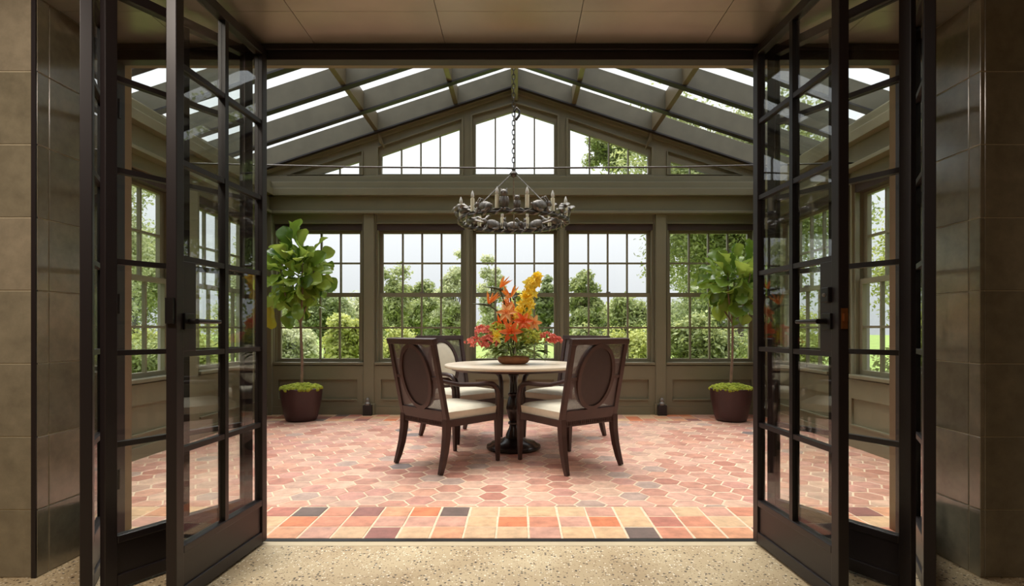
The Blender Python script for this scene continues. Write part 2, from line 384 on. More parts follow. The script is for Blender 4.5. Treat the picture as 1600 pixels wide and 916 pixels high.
for k, (v, y, x, pl, whole) in enumerate(hexes):
    if k < 300:
        if whole: me = hxm; loc = (x, y, random.uniform(-.0012,.0012))
        else:
            vs, fs = tile_mesh([(p[0]-x, p[1]-y) for p in pl]); me = MB().add(vs, fs).mesh('hexagon_tile'); me.materials.append(M['hex']); loc = (x, y, 0)
        o = bpy.data.objects.new('hexagon_tile', me); COL.objects.link(o); o.parent = fl; o.location = loc
        o.rotation_euler = (random.uniform(-.006,.006), random.uniform(-.006,.006), 0)
    else:
        vs, fs = tile_mesh(pl, random.uniform(-.0012,.0012)); far.add(vs, fs)
far.build('hexagon_tiles_far', M['hexfar'], fl, kind='stuff')

struct(MB().box(-4.2, 4.2, -3.0, 2.775, -0.12, 0.0).build('floor_entry', M['terrazzo']), 'speckled polished concrete floor before the doors')
struct(MB().box(-2.06, 2.06, 2.778, 2.833, -0.12, 0.0).build('trim_1', M['stone']), 'pale stone threshold strip')
struct(MB().box(-2.06, 2.06, 2.834, 2.87, -0.12, 0.003).build('trim_2', M['gasket']), 'black metal door track in the threshold')

# ------------------------------------------------------------------ entry passage: tiled walls, soffit, steel frame
TZ = [0.0]+[0.2945+0.318*k for k in range(7)]+[2.53]
def tile_box(x0, x1, y0, y1, z0, z1, parent, name='wall_tile'):
    me = MB().box(x0, x1, y0, y1, z0, z1).mesh(name); me.materials.append(M['walltile'])
    o = bpy.data.objects.new(name, me); COL.objects.link(o); o.parent = parent
    b = o.modifiers.new('bevel', 'BEVEL'); b.width = 0.002; b.segments = 1
for sgn, nm in ((-1, 'left'), (1, 'right')):
    xi = 2.05
    w = MB().box(*sorted((sgn*(xi+0.003), sgn*4.2)), 2.423, 2.90, 0, 3.0).build('wall_entry_'+nm, M['tgrout']); struct(w, f'{nm} entry wall clad in large olive stone tiles')
    g = 0.002
    for z0, z1 in zip(TZ[:-1], TZ[1:]):
        for y0, y1 in ((2.42, 2.482), (2.482, 2.842)):
            tile_box(*sorted((sgn*xi, sgn*(xi+0.02))), y0+(g if y0 > 2.43 else 0), y1-g, z0+g, z1-g, w)
        for k in range(2):
            a, b = xi+0.021+0.6*k, xi+0.6*(k+1)+0.02
            tile_box(*sorted((sgn*(a+g*0), sgn*(b-g))), 2.42, 2.44, z0+g, z1-g, w)
    for k in range(4):
        a, b = xi+0.6*k, xi+0.6*(k+1)
        tile_box(*sorted((sgn*a, sgn*(b-g))), 2.42, 2.44, 2.535, 2.98, w)
    if sgn < 0: MB().box(-xi-0.021, -xi-0.001, 2.414, 2.425, 0, 2.53).build('corner_shadow_strip', M['steel'], w)  # dark strip stands in for the shadow line at the tile corner
    # rest of the room behind the camera
    struct(MB().box(*sorted((sgn*4.2, sgn*4.35)), -3.0, 2.9, 0, 3.0).build('wall_room_'+nm, M['roomwall']), f'plain {nm} wall of the entry room')
struct(MB().box(-4.35, 4.35, -3.15, -3.0, 0, 3.0).build('wall_room_rear', M['roomwall']), 'plain rear wall of the entry room')
struct(MB().box(-4.35, 4.35, -3.15, 2.5, 3.0, 3.15).build('ceiling_room', M['roomwall']), 'plain ceiling of the entry room')
sf = MB().box(-2.05, 2.05, 2.43, 2.90, 2.543, 3.0).build('ceiling_entry', M['gasket']); struct(sf, 'bronze sheet soffit over the doorway')
XJ = [-2.05, -1.65, -0.99, -0.33, 0.33, 0.99, 1.65, 2.05]
for x0, x1 in zip(XJ[:-1], XJ[1:]):
    for y0, y1 in ((2.42, 2.538), (2.538, 2.83)):
        MB().box(x0+.0015, x1-.0015, y0+.001, y1-.001, 2.53, 2.543).build('soffit_panel', M['soffit'], sf)
MB().box(-2.05, 2.05, 2.42, 2.432, 2.545, 3.0).build('fascia', M['soffit'], sf)
fr = MB()
for sgn in (-1, 1):
    fr.box(*sorted((sgn*2.005, sgn*2.06)), 2.835, 2.90, 0.0, 2.545)
fr.box(-2.06, 2.06, 2.835, 2.90, 2.454, 2.53); fr.box(-2.06, 2.06, 2.82, 2.836, 2.50, 2.53)
struct(fr.build('trim_3', M['steel'], bevel=0.003), 'dark bronze steel frame around the wide doorway')

# ------------------------------------------------------------------ conservatory walls
XE = 3.50                                  # the roof runs out past the side walls onto a wide plate
xs = XE+0.05
gable = [(-xs, 0), (xs, 0), (xs, roof_top(xs)), (0, roof_top(0)), (-xs, roof_top(xs))]
# front wall with the doorway
front = [(-xs, 0), (-2.055, 0), (-2.055, 2.497), (2.055, 2.497), (2.055, 0), (xs, 0), (xs, roof_top(xs)), (0, roof_top(0)), (-xs, roof_top(xs))]
struct(link('wall_front', plate(front, [], 0.12, XZ(2.96)), M['reveal']), 'tan painted wall around the wide doorway')
# gable window polygons (X, Z)
def bx(px): return CAMX+(px-CX)*YB/F_PX
def bz(py): return CAMZ+(CY-py)*YB/F_PX
S1 = 1.198
G_out = {
 2: [(-0.54, 3.045), (0.54, 3.045), (0.54, 3.80), (0, 3.955), (-0.54, 3.80)],
 1: [(-S1-0.54, 3.045), (-S1+0.52, 3.045), (-S1+0.52, 3.755), (-S1-0.54, 3.395)],
 0: [(-2.87, 3.05), (-1.945, 3.05), (-1.945, 3.345)],
}
G_in = {
 2: [(-0.50, 3.066), (0.50, 3.066), (0.50, 3.712), (0, 3.872), (-0.50, 3.712)],
 1: [(-S1-0.50, 3.066), (-S1+0.49, 3.066), (-S1+0.49, 3.640), (-S1-0.50, 3.300)],
 0: [(-2.49, 3.066), (-1.99, 3.066), (-1.99, 3.225)],
}
mir = lambda pl: [(-p[0], p[1]) for p in pl][::-1]
for a, b in ((3, 1), (4, 0)): G_out[a] = mir(G_out[b]); G_in[a] = mir(G_in[b])
holes = [rect(x-WOP, x+WOP, WZ0, WZ1) for x in WX] + [G_out[k] for k in range(5)]
wb = struct(link('wall_back', plate(gable, holes, 0.15, XZ(YB+0.075)), M['paint']), 'olive painted gable wall with tall sash windows')
SWY = [4.60, 6.10]
YC0 = 3.02
for sgn, nm in ((-1, 'left'), (1, 'right')):
    w = link('wall_'+nm, plate(rect(YC0, YB+0.15, 0, 2.95), [rect(y-WOP, y+WOP, WZ0, WZ1) for y in SWY], 0.15, YZ(sgn*(HW+0.075))), M['paint'])
    struct(w, f'olive painted {nm} side wall with sash windows')
    # cornice, ledge and wainscot on the side walls
    s = sgn
    def sb(name, proj, z0, z1, y0=YC0, y1=YB, b=0.004, lo=0.0):
        return MB().box(*sorted((s*(HW-proj), s*(HW-lo))), y0, y1, z0, z1).build(name, M['paint'], w, bevel=b)
    sb('ledge', 0.10, 2.54, 2.575); sb('frieze', 0.05, 2.575, 2.76); sb('cornice', 0.13, 2.76, 2.85); sb('crown_moulding', 0.09, 2.85, 2.94); sb('plate_board', 0.05, 2.94, 2.97)
    MB().box(*sorted((s*HW, s*(XE+0.05))), YC0, YB, 2.90, 2.965).build('wall_plate', M['paint'], w)
    for k, y in enumerate(SWY):
        ya, yb = (YC0 if k == 0 else (SWY[0]+SWY[1])/2+0.07), (YB if k == 1 else (SWY[0]+SWY[1])/2-0.07)
        link('wainscot_frame', plate(rect(ya, yb, 0.0, 0.62), [rect(ya+0.12, yb-0.12, 0.19, 0.444)], 0.02, YZ(s*(HW-0.01))), M['paint'], w)
        MB().box(*sorted((s*(HW-0.035), s*HW)), ya+0.12, yb-0.12, 0.19, 0.205).build('panel_moulding', M['paint'], w)
    ym = (SWY[0]+SWY[1])/2
    MB().box(*sorted((s*(HW-0.045), s*HW)), ym-0.13, ym+0.13, 0, 2.54).build('pilaster', M['paint'], w, bevel=0.004)
    struct(MB().box(*sorted((s*(HW-0.04), s*HW)), YC0, YB, 0, 0.10).build('baseboard_'+nm, M['paint']))
def bb(name, x0, x1, proj, z0, z1, b=0.004): return MB().box(x0, x1, YB-proj, YB, z0, z1).build(name, M['paint'], wb, bevel=b)
bb('ledge', -HW, HW, 0.10, 2.54, 2.575); bb('frieze', -HW, HW, 0.05, 2.575, 2.76); bb('cornice', -HW, HW, 0.13, 2.76, 2.85); bb('crown_moulding', -HW, HW, 0.09, 2.85, 2.94); bb('plate_board', -HW, HW, 0.03, 2.94, 3.03)
for x in (-(WX[3]+WX[4])/2, (WX[3]+WX[4])/2):
    bb('pilaster', x-0.065, x+0.065, 0.05, 0, 2.54); bb('pilaster_plinth', x-0.08, x+0.08, 0.075, 0, 0.14); bb('pilaster_casing', x-0.09, x+0.09, 0.02, 0, 2.54)
for x in (-(WX[2]+WX[3])/2, (WX[2]+WX[3])/2): bb('mullion_casing', x-0.035, x+0.035, 0.02, 0, 2.54)
for sgn in (-1, 1): MB().box(*sorted((sgn*(HW-0.085), sgn*HW)), YB-0.085, YB, 0, 2.54).build('corner_post', M['paint'], wb, bevel=0.004)
for x in WX:
    link('wainscot_frame', plate(rect(x-0.585, x+0.585, 0.0, 0.62), [rect(x-0.50, x+0.50, 0.192, 0.444)], 0.03, XZ(YB-0.015)), M['paint'], wb)
    MB().box(x-0.50, x+0.50, YB-0.045, YB-0.004, 0.182, 0.20).build('panel_moulding', M['paint'], wb)
struct(MB().box(-HW+0.04, HW-0.04, YB-0.04, YB-0.03, 0, 0.10).build('baseboard_back', M['paint']))
for sgn in (-1, 1):        # rake boards along the gable
    MB().prism([(0, roof_bot(0)-0.005), (sgn*HW, roof_bot(HW)-0.005), (sgn*HW, roof_bot(HW)-0.05), (0, roof_bot(0)-0.05)], YB-0.05, YB, 'y').build('rake_moulding', M['paint'], wb)
    MB().prism([(0, roof_bot(0)+0.02), (sgn*HW, roof_bot(HW)+0.02), (sgn*HW, roof_bot(HW)-0.015), (0, roof_bot(0)-0.015)], YB-0.075, YB, 'y').build('rake_moulding', M['paint'], wb)

# ------------------------------------------------------------------ sash windows
def make_window(name):
    """local: x across, y outwards, z up from the floor; origin at the wall's inner face"""
    r = empty(name); W = WOP
    for nm, y0, z0, z1, gz0, gz1, gw in (('lower_sash', 0.045, WZ0, 1.545, 0.708, 1.497, 0.50), ('upper_sash', 0.09, 1.505, WZ1, 1.553, 2.315, 0.50)):
        m = MB(); t = 0.04
        m.box(-W, -gw, y0, y0+t, z0, z1).box(gw, W, y0, y0+t, z0, z1).box(-gw, gw, y0, y0+t, z0, gz0).box(-gw, gw, y0, y0+t, gz1, z1)
        zm = (gz0+gz1)/2; b = 0.011
        for k in (-1, 0, 1): m.box(k*0.25-b, k*0.25+b, y0+0.004, y0+t-0.004, gz0, gz1)
        m.box(-gw, gw, y0+0.005, y0+t-0.005, zm-b, zm+b)
        sash = m.build(nm, M['paint'], r)
        pm = MB().box(-0.25/2+b, 0.25/2-b, -0.002, 0.002, -(gz1-gz0)/4+b/2, (gz1-gz0)/4-b/2).mesh('pane'); pm.materials.append(M['wglass'])
        for c in range(4):
            for q in range(2):
                o = bpy.data.objects.new('pane', pm); COL.objects.link(o); o.parent = sash
                o.location = (-0.375+0.25*c, y0+t/2, (gz0+zm)/2 - b/2 if q == 0 else (gz1+zm)/2 + b/2)
        if nm == 'lower_sash':
            MB().box(-0.02, 0.02, y0-0.012, y0+0.0, z0+0.005, z0+0.03).build('sash_lift', M['pewter'], sash)
            MB().box(-0.025, 0.025, y0-0.004, y0+0.03, z1, z1+0.018).build('sash_lock', M['pewter'], sash)
    MB().box(-W, W, 0.012, 0.088, 2.345, WZ1-0.001).build('roller_shade', M['shade'], r)
    MB().box(-W-0.02, W+0.02, -0.05, 0.05, 0.632, WZ0).build('sill', M['paint'], r, bevel=0.004)
    m = MB()
    for s in (-1, 1): m.box(*sorted((s*(W-0.02), s*(W-0.001))), 0.005, 0.045, WZ0, 2.345)
    m.build('stop_bead', M['paint'], r)
    link('casing_bead', plate(rect(-W-0.014, W+0.014, WZ0+0.002, WZ1+0.014), [rect(-W, W, WZ0+0.004, WZ1)], 0.02, XZ(-0.010)), M['paint'], r)
    return r
win0 = make_window('window_1'); BACKLBL = ['leftmost', 'second from left', 'middle', 'second from right', 'rightmost']
for k, x in enumerate(WX):
    w = win0 if k == 0 else copy_tree(win0); w.name = f'window_{k+1}'; w.location = (x, YB, 0); struct(w, f'{BACKLBL[k]} tall sash window in the back wall')
nwin = 6
for k in range(5):
    o_, i_ = G_out[k], G_in[k]; r = empty(f'window_{nwin}', ((0, YB, 0))); struct(r, f'{BACKLBL[k]} gable window under the glass roof'); nwin += 1
    me = plate(o_, [i_], 0.05, XZ(0.045)); link('frame', me, M['paint'], r)
    gx, gz = sum(p[0] for p in o_)/len(o_), sum(p[1] for p in o_)/len(o_)
    link('edge_bead', plate([(gx+(p[0]-gx)*1.045, gz+(p[1]-gz)*1.045) for p in o_], [o_], 0.022, XZ(-0.011)), M['paint'], r)
    x0, x1 = min(p[0] for p in i_), max(p[0] for p in i_); n = 4 if k in (1, 2, 3) else 2
    m = MB(); b = 0.009
    topz = lambda x: next((q[1]+(p[1]-q[1])*(x-q[0])/(p[0]-q[0]) for p, q in zip(i_, i_[1:]+i_[:1]) if min(p[0], q[0])-1e-9 <= x <= max(p[0], q[0])+1e-9 and abs(p[0]-q[0]) > 1e-6 and max(p[1], q[1]) > 3.07), 3.066)
    XX = [x0+(x1-x0)*c/n for c in range(n+1)]
    for x in XX[1:-1]: m.box(x-b, x+b, 0.03, 0.06, 3.066, topz(x))
    m.build('muntin', M['paint'], r)
    for xa, xb in zip(XX[:-1], XX[1:]):
        pl = [(xa, 3.066), (xb, 3.066), (xb, topz(xb)), (xa, topz(xa))]
        if pl[2][1]-3.066 < 0.001: pl = [pl[0], pl[1], pl[3]]
        elif pl[3][1]-3.066 < 0.001: pl = [pl[0], pl[1], pl[2]]
        MB().prism(pl, 0.043, 0.047, 'y').build('pane', M['wglass'], r)
for sgn, nm in ((-1, 'left'), (1, 'right')):
    for k, y in enumerate(SWY):
        w = copy_tree(win0); w.name = f'window_{nwin}'; nwin += 1; w.location = (sgn*HW, y, 0); w.rotation_euler = (0, 0, PI/2 if sgn < 0 else -PI/2)
        struct(w, f"{'near' if k == 0 else 'far'} sash window in the {nm} side wall")

# ------------------------------------------------------------------ glass roof
rf = MB().box(-0.04, 0.04, YC0, YB, 3.99, 4.40).build('ceiling', M['paint'], bevel=0.004); struct(rf, 'glazed conservatory roof on deep olive rafters')
RY = [7.0, 6.36, 5.71, 5.08, 4.44, 3.80, 3.16]; PX = [0.0, 0.74, 1.74, XE]
for y in RY:
    for s in (-1, 1):
        MB().prism([(s*0.03, roof_bot(0.03)), (s*XE, roof_bot(XE)), (s*XE, roof_top(XE)), (s*0.03, roof_top(0.03))], y-0.04, y+0.025, 'y').build('rafter', M['rafter'], rf, bevel=0.004)
        MB().prism([(s*0.03, roof_bot(0.03)-0.012), (s*(XE-0.03), roof_bot(XE-0.03)-0.012), (s*(XE-0.03), roof_bot(XE-0.03)+0.006), (s*0.03, roof_bot(0.03)+0.006)], y-0.05, y+0.035, 'y').build('rafter_shade_strip', M['steel'], rf)  # added dark strip: shade of the rafter underside put in as colour
ys = [YC0]+sorted(RY)+[YB]
for y0, y1 in zip(ys[:-1], ys[1:]):
    if y1-y0 < 0.2: continue
    for s in (-1, 1):
        for x in PX[1:3]:
            MB().prism([(s*(x-0.028), roof_bot(x)+0.015), (s*(x+0.028), roof_bot(x)+0.015), (s*(x+0.028), roof_top(x)-0.01), (s*(x-0.028), roof_top(x)-0.01)], y0+0.025, y1-0.04, 'y').build('purlin', M['purlin'], rf)
for y0, y1 in zip(ys[:-1], ys[1:]):
    for s in (-1, 1):
        for xa, xb in zip(PX[:-1], PX[1:]):
            MB().prism([(s*(xa+.004), roof_top(xa+.004)+0.002), (s*(xb-.004), roof_top(xb-.004)+0.002), (s*(xb-.004), roof_top(xb-.004)+0.008), (s*(xa+.004), roof_top(xa+.004)+0.008)], y0+0.002, y1-0.002, 'y').build('roof_pane', M['wglass'], rf)
for s in (-1, 1):       # brackets where the purlins meet the gable wall
    MB().tube([(s*1.74, 7.03, 3.60), (s*1.70, 7.05, 3.47), (s*1.655, YB-0.01, 3.38)], [0.03, 0.024, 0.008], 6).build('purlin_bracket', M['purlin'], rf)
    MB().box(*sorted((s*(XE-0.03), s*(XE+0.05))), YC0, YB, 2.965, roof_top(XE)-0.005).build('eave_beam', M['paint'], rf)
tag(MB().tube([(-HW, 5.08, 2.60), (-1.5, 5.08, 2.562), (0, 5.08, 2.552), (1.5, 5.08, 2.562), (HW, 5.08, 2.60)], 0.008, 8).build('tie_rod', M['iron'], smooth=40), 'thin dark tie rod spanning between the side walls', 'tie rod')

# ------------------------------------------------------------------ folding steel doors
BARS = [2.107, 1.727, 1.349, 0.971, 0.592]; DW, DT = 0.695, 0.042
def make_door(name, p_far, p_near, label, lock=None, facing=1):
    """leaf from its far edge (at the threshold) to its near edge; facing = side (+1/-1 local y) that carries the hardware"""
    a, b = Vector(p_far), Vector(p_near); d = (b-a); L = d.length
    r = empty(name, (a.x, a.y, 0.012), math.atan2(d.y, d.x)); struct(r, label)
    st = 0.046; top = 2.488; zb = 0.205; t = DT/2
    MB().box(0, st, -t, t, 0, top).box(L-st, L, -t, t, 0, top).box(st, L-st, -t, t, 2.445, top).build('stile_frame', M['steel'], r, bevel=0.003)
    kp = MB().box(st, L-st, -t*0.55, t*0.55, 0, zb).build('kick_panel', M['steel'], r)
    MB().box(st, L-st, -t, t, zb-0.02, zb+0.012).build('panel_cap', M['steel'], kp, bevel=0.004); MB().box(st, L-st, -t, t, 0, 0.055).build('panel_base', M['steel'], kp, bevel=0.003)
    mid = L/2
    MB().box(mid-0.013, mid+0.013, -t*0.8, t*0.8, zb+0.012, 2.445).build('vertical_bar', M['gasket'], r)
    for z in BARS:
        MB().box(st, L-st, -t*0.7, t*0.7, z-0.011, z+0.011).build('glazing_bar', M['steel'], r)
    zz = [zb+0.012]+[z for z in BARS[::-1]]+[2.445]
    for z0, z1 in zip(zz[:-1], zz[1:]):
        for xa, xb in ((st, mid-0.013), (mid+0.013, L-st)):
            if lock and xb > mid+0.1 and abs(z0-0.971) < 0.01: xb = L-st-0.075
            MB().box(xa, xb, -0.003, 0.003, z0+(0.011 if z0 > 0.3 else 0), z1-(0.011 if z1 < 2.4 else 0)).build('pane', M['glass'], r)
    for z in (0.3, 1.2, 2.2):
        MB().tube([(0.0, -facing*(t+0.006), z-0.05), (0.0, -facing*(t+0.006), z+0.05)], 0.009, 8).build('hinge', M['steel'], r, smooth=40)
    if lock:
        lb = MB().box(L-st-0.077, L-st, -t*0.9, t*0.9, 0.982, 1.338).build('lock_box', M['steel'], r, bevel=0.002)
        y1 = facing*t*0.9; x = L-st-0.02; z = 1.10
        MB().box(x-0.028, x+0.028, *sorted((y1, y1+facing*0.012)), z-0.032, z+0.032).build('rose', M['gasket'], lb, bevel=0.002)
        MB().tube([(x, y1, z), (x, y1+facing*0.05, z)], 0.011, 8).tube([(x+0.012, y1+facing*0.05, z), (x-0.14, y1+facing*0.05, z)], [0.011, 0.008], 8).build('lever_handle', M['gasket'], lb, smooth=40)
        if lock == 'deadbolt':
            MB().box(x-0.025, x+0.025, *sorted((y1, y1+facing*0.018)), z+0.075, z+0.135).build('deadbolt', M['gasket'], lb, bevel=0.004)
            MB().lathe([(0.0, 0), (0.008, 0), (0.006, 0.006), (0, 0.006)], 10).build('keyhole', M['pewter'], lb).matrix_local = Matrix.Translation((x, y1+facing*0.018, z+0.105)) @ Matrix.Rotation(-facing*PI/2, 4, 'X')
            MB().box(L, L+0.006, -0.012, 0.012, z-0.03, z+0.05).box(L, L+0.014, -0.008, 0.008, z+0.0, z+0.03).build('brass_latch', M['brass'], lb, label='small brass latch on the door edge')
        else:
            MB().box(L, L+0.012, -0.016, 0.016, z-0.01, z+0.09).build('strike_plate', M['gasket'], lb)
    return r
for k, s, nm in ((0, -1, 'left'), (3, 1, 'right')):
    make_door(f'door_{k+1}', (s*1.255, 2.83), (s*1.296, 2.145), f'innermost folding steel glass door leaf on the {nm}, with lever handle', 'deadbolt' if s > 0 else 'lever', facing=(1 if s < 0 else -1))
    make_door(f'door_{k+2}', (s*1.322, 2.835), (s*1.648, 2.262), f'middle folding steel glass door leaf on the {nm}', facing=(1 if s < 0 else -1))
    make_door(f'door_{k+3}', (s*2.03, 2.842), (s*1.705, 2.25), f'outermost folding steel glass door leaf on the {nm}, against the frame', facing=(-1 if s < 0 else 1))

# ------------------------------------------------------------------ dining table
TX, TY, TZT = 0.0, 5.05, 0.768
tb = empty('dining_table', (TX, TY, 0)); tag(tb, 'round dining table with cream stone top on dark turned pedestal', 'table')
R = 0.625
MB().lathe([(0, TZT-0.03), (R-0.03, TZT-0.03), (R-0.006, TZT-0.024), (R, TZT-0.014), (R-0.004, TZT-0.003), (R-0.012, TZT), (0, TZT)], 64).build('tabletop', M['tabletop'], tb, smooth=35)
MB().lathe([(0, TZT-0.05), (R-0.07, TZT-0.05), (R-0.05, TZT-0.03), (0, TZT-0.03)], 48).build('apron', M['wood'], tb, smooth=35)
MB().lathe([(0.0, 0.10), (0.075, 0.10), (0.07, 0.13), (0.042, 0.19), (0.036, 0.215), (0.05, 0.225), (0.05, 0.24), (0.036, 0.25), (0.045, 0.275), (0.066, 0.33), (0.068, 0.37), (0.055, 0.44), (0.042, 0.475), (0.05, 0.485), (0.05, 0.50), (0.038, 0.51), (0.034, 0.58), (0.036, 0.64), (0.048, 0.66), (0.048, 0.672), (0.04, 0.68), (0.06, 0.705), (0.10, 0.718), (0, 0.718)], 28).build('pedestal', M['pedestal'], tb, smooth=40)
MB().lathe([(0.0, 0.0), (0.235, 0.0), (0.247, 0.015), (0.242, 0.035), (0.215, 0.045), (0.20, 0.06), (0.13, 0.07), (0.09, 0.10), (0, 0.10)], 40).build('base', M['pedestal'], tb, smooth=40)

# ------------------------------------------------------------------ armchairs
def make_chair():
    r = empty('armchair'); wd = M['wood']
    for sx_ in (-1, 1):
        MB().tube([(sx_*0.268, 0.272, 0.40), (sx_*0.268, 0.274, 0.2), (sx_*0.268, 0.276, 0.0)], [0.032, 0.027, 0.018], 4).build('leg', wd, r, bevel=0.003)
        MB().tube([(sx_*0.268, -0.262, 0.40), (sx_*0.269, -0.268, 0.28), (sx_*0.272, -0.285, 0.17), (sx_*0.277, -0.312, 0.07), (sx_*0.281, -0.337, 0.0)], [0.036, 0.034, 0.031, 0.027, 0.021], 4).build('leg', wd, r)
        MB().tube([(sx_*0.272, -0.335, 0.70), (sx_*0.283, -0.27, 0.682), (sx_*0.288, -0.16, 0.658), (sx_*0.288, 0.0, 0.648), (sx_*0.287, 0.12, 0.648), (sx_*0.284, 0.20, 0.637), (sx_*0.28, 0.25, 0.605), (sx_*0.276, 0.272, 0.55), (sx_*0.272, 0.276, 0.47), (sx_*0.27, 0.272, 0.38)],
                  [0.016, 0.016, 0.018, 0.019, 0.020, 0.022, 0.024, 0.024, 0.024, 0.026], 8).build('arm', wd, r, smooth=50)
    m = MB(); z0, z1 = 0.343, 0.398
    m.box(-0.25, 0.25, 0.25, 0.288, z0, z1).box(-0.25, 0.25, -0.278, -0.24, z0, z1)
    for s in (-1, 1): m.box(*sorted((s*0.25, s*0.285)), -0.25, 0.26, z0, z1)
    for k in range(24): x = -0.23+0.02*k; m.box(x-0.005, x+0.005, -0.284, -0.277, z0+0.012, z1-0.012)
    m.build('seat_rail', wd, r, bevel=0.002)
    # cushion: rounded box
    vs = []; nxq, nyq = 14, 14; pts = []
    def prof(u): return 1-abs(u)**6
    m = MB(); g = []
    for j in range(nyq+1):
        for i in range(nxq+1):
            u, v = -1+2*i/nxq, -1+2*j/nyq; ex, ey = 0.275, 0.275
            d = (prof(u)*prof(v))**0.5 if prof(u)*prof(v) > 0 else 0
            g.append((ex*u, ey*v+0.008, 0.455+0.030*d))
    top = g; bot = [(x*0.985, y*0.985, 0.396) for x, y, z in g]; n1 = nxq+1
    fs = [(j*n1+i, j*n1+i+1, (j+1)*n1+i+1, (j+1)*n1+i) for j in range(nyq) for i in range(nxq)]
    m.add(top, fs); k0 = len(top); m.v += bot
    ringi = [i for i in range(n1)]+[j*n1+nxq for j in range(1, nyq+1)]+[nyq*n1+i for i in range(nxq-1, -1, -1)]+[j*n1 for j in range(nyq-1, 0, -1)]
    for a, b in zip(ringi, ringi[1:]+ringi[:1]): m.f.append((a, k0+a, k0+b, b))
    m.f.append(tuple(k0+a for a in ringi))
    m.build('seat_cushion', M['cushion'], r, smooth=60)
    # back, built upright in its own plane then leaned
    t = math.atan2(0.14, 0.645); loc = (0, -0.262, 0.372)
    def lean(o): o.location = loc; o.rotation_euler = (t, 0, 0); return o
    H, Wb, st = 0.655, 0.292, 0.042; a, b, cz = 0.188, 0.262, 0.355
    ell = lambda ka, kb, n=40: [(ka*math.cos(2*PI*i/n), cz+kb*math.sin(2*PI*i/n)) for i in range(n)]
    m = MB(); m.box(-Wb, -Wb+st, -0.016, 0.016, 0, H-0.03).box(Wb-st, Wb, -0.016, 0.016, 0, H-0.03).box(-Wb-0.004, Wb+0.004, -0.02, 0.02, H-0.045, H).box(-Wb+st, Wb-st, -0.016, 0.016, 0, 0.10)
    bf = lean(m.build('back_frame', wd, r, bevel=0.003))
    lean(link('oval_frame', plate(ell(a, b), [ell(a-0.032, b-0.032)], 0.044, XZ(0)), wd, r, bevel=0.006))
    lean(link('oval_back_panel', plate(ell(a-0.03, b-0.03), [], 0.012, XZ(-0.006)), M['ovalback'], r))
    m = MB(); m.ellipsoid((0, 0.002, cz), (a-0.03, 0.04, b-0.03), 28, 12); m.v = [(x, max(y, 0.001), z) for x, y, z in m.v]
    lean(m.build('oval_cushion', M['cushion'], r, smooth=80))
    iw = Wb-st
    lean(link('cane_panel', plate(rect(-iw, iw, 0.10, H-0.045), [ell(a-0.004, b-0.004)] if b-0.004 < 0.2499 else [[(max(-iw+.001, min(iw-.001, p[0])), max(0.101, min(H-0.046, p[1]))) for p in ell(a-0.006, b-0.006)]], 0.003, XZ(0)), M['cane'], r))
    for s in (-1, 1): lean(MB().box(*sorted((s*(a-0.01), s*(Wb-st+0.002))), -0.012, 0.012, 0.335, 0.36).build('strut', wd, r))
    return r
ch0 = make_chair()
CH = [((-0.51, 4.554), 47, 'dark wood armchair with cream seat, front left of the table, back to camera'),
      ((0.435, 4.541), 125.5, 'dark wood armchair with cream seat, front right of the table, back to camera'),
      ((-0.515, 5.605), -47, 'armchair behind the table on the left, facing camera, cream oval back cushion showing'),
      ((0.485, 5.60), 180+47, 'armchair behind the table on the right, mostly hidden by the nearer chair')]
for k, (p, ang, lb) in enumerate(CH):
    c = ch0 if k == 0 else copy_tree(ch0)
    c.location = (p[0], p[1], 0.001); c.rotation_euler = (0, 0, math.radians(ang-90)); tag(c, lb, 'chair', 'armchairs around the round table')

# ------------------------------------------------------------------ chandelier
CZ, CR = 2.05, 0.48
cd = empty('chandelier', (TX, TY, CZ)); tag(cd, 'ring chandelier with ivory candles and animal figures hanging over the table', 'chandelier')
m = MB(); n = 72
prof = [(CR-0.022, -0.012), (CR+0.022, -0.012), (CR+0.026, 0.0), (CR+0.022, 0.010), (CR-0.022, 0.010)]
vs = [(r*math.cos(2*PI*i/n), r*math.sin(2*PI*i/n), z) for i in range(n) for r, z in prof]; q = len(prof)
m.add(vs, [(i*q+k, ((i+1) % n)*q+k, ((i+1) % n)*q+(k+1) % q, i*q+(k+1) % q) for i in range(n) for k in range(q)])
m.build('ring', M['iron'], cd, smooth=40)
for ph, nw in ((0, 14), (PI, 14)):
    pth = [((CR+0.024*math.cos(nw*a+ph))*math.cos(a), (CR+0.024*math.cos(nw*a+ph))*math.sin(a), 0.004+0.022*math.sin(nw*a+ph)) for a in [2*PI*i/200 for i in range(201)]]
    MB().tube(pth, [0.007+0.003*math.sin(i*0.9) for i in range(201)], 6).build('twisted_vine', M['pewter'], cd, smooth=60)
MB().lathe([(0, 0.405), (0.012, 0.41), (0.035, 0.425), (0.04, 0.44), (0.028, 0.455), (0.014, 0.47), (0.018, 0.485), (0.010, 0.50), (0, 0.505)], 14).build('hub', M['iron'], cd, smooth=50)
for ang in (-38, 218, 90):
    a = math.radians(ang); MB().tube([(0.03*math.cos(a), 0.03*math.sin(a), 0.43), (CR*math.cos(a), CR*math.sin(a), 0.0)], 0.006, 6).build('suspension_rod', M['pewter'], cd, smooth=40)
m = MB(); z = 0.50; k = 0
while z < 1.95:
    pts = []
    for i in range(13):
        a = 2*PI*i/12; u, w = 0.014*math.sin(a), 0.027*math.cos(a)
        pts.append((u, 0, z+0.024+w) if k % 2 else (0, u, z+0.024+w))
    m.tube(pts, 0.0042, 5, cap=False); z += 0.042; k += 1
m.build('chain', M['iron'], cd, smooth=60)
MB().tube([(0.0, 0, 1.0), (0.03, 0, 1.04), (0.055, 0, 1.01), (0.05, 0, 0.97), (0.02, 0, 0.93)], 0.012, 6).build('chain_hook', M['iron'], cd, smooth=60)
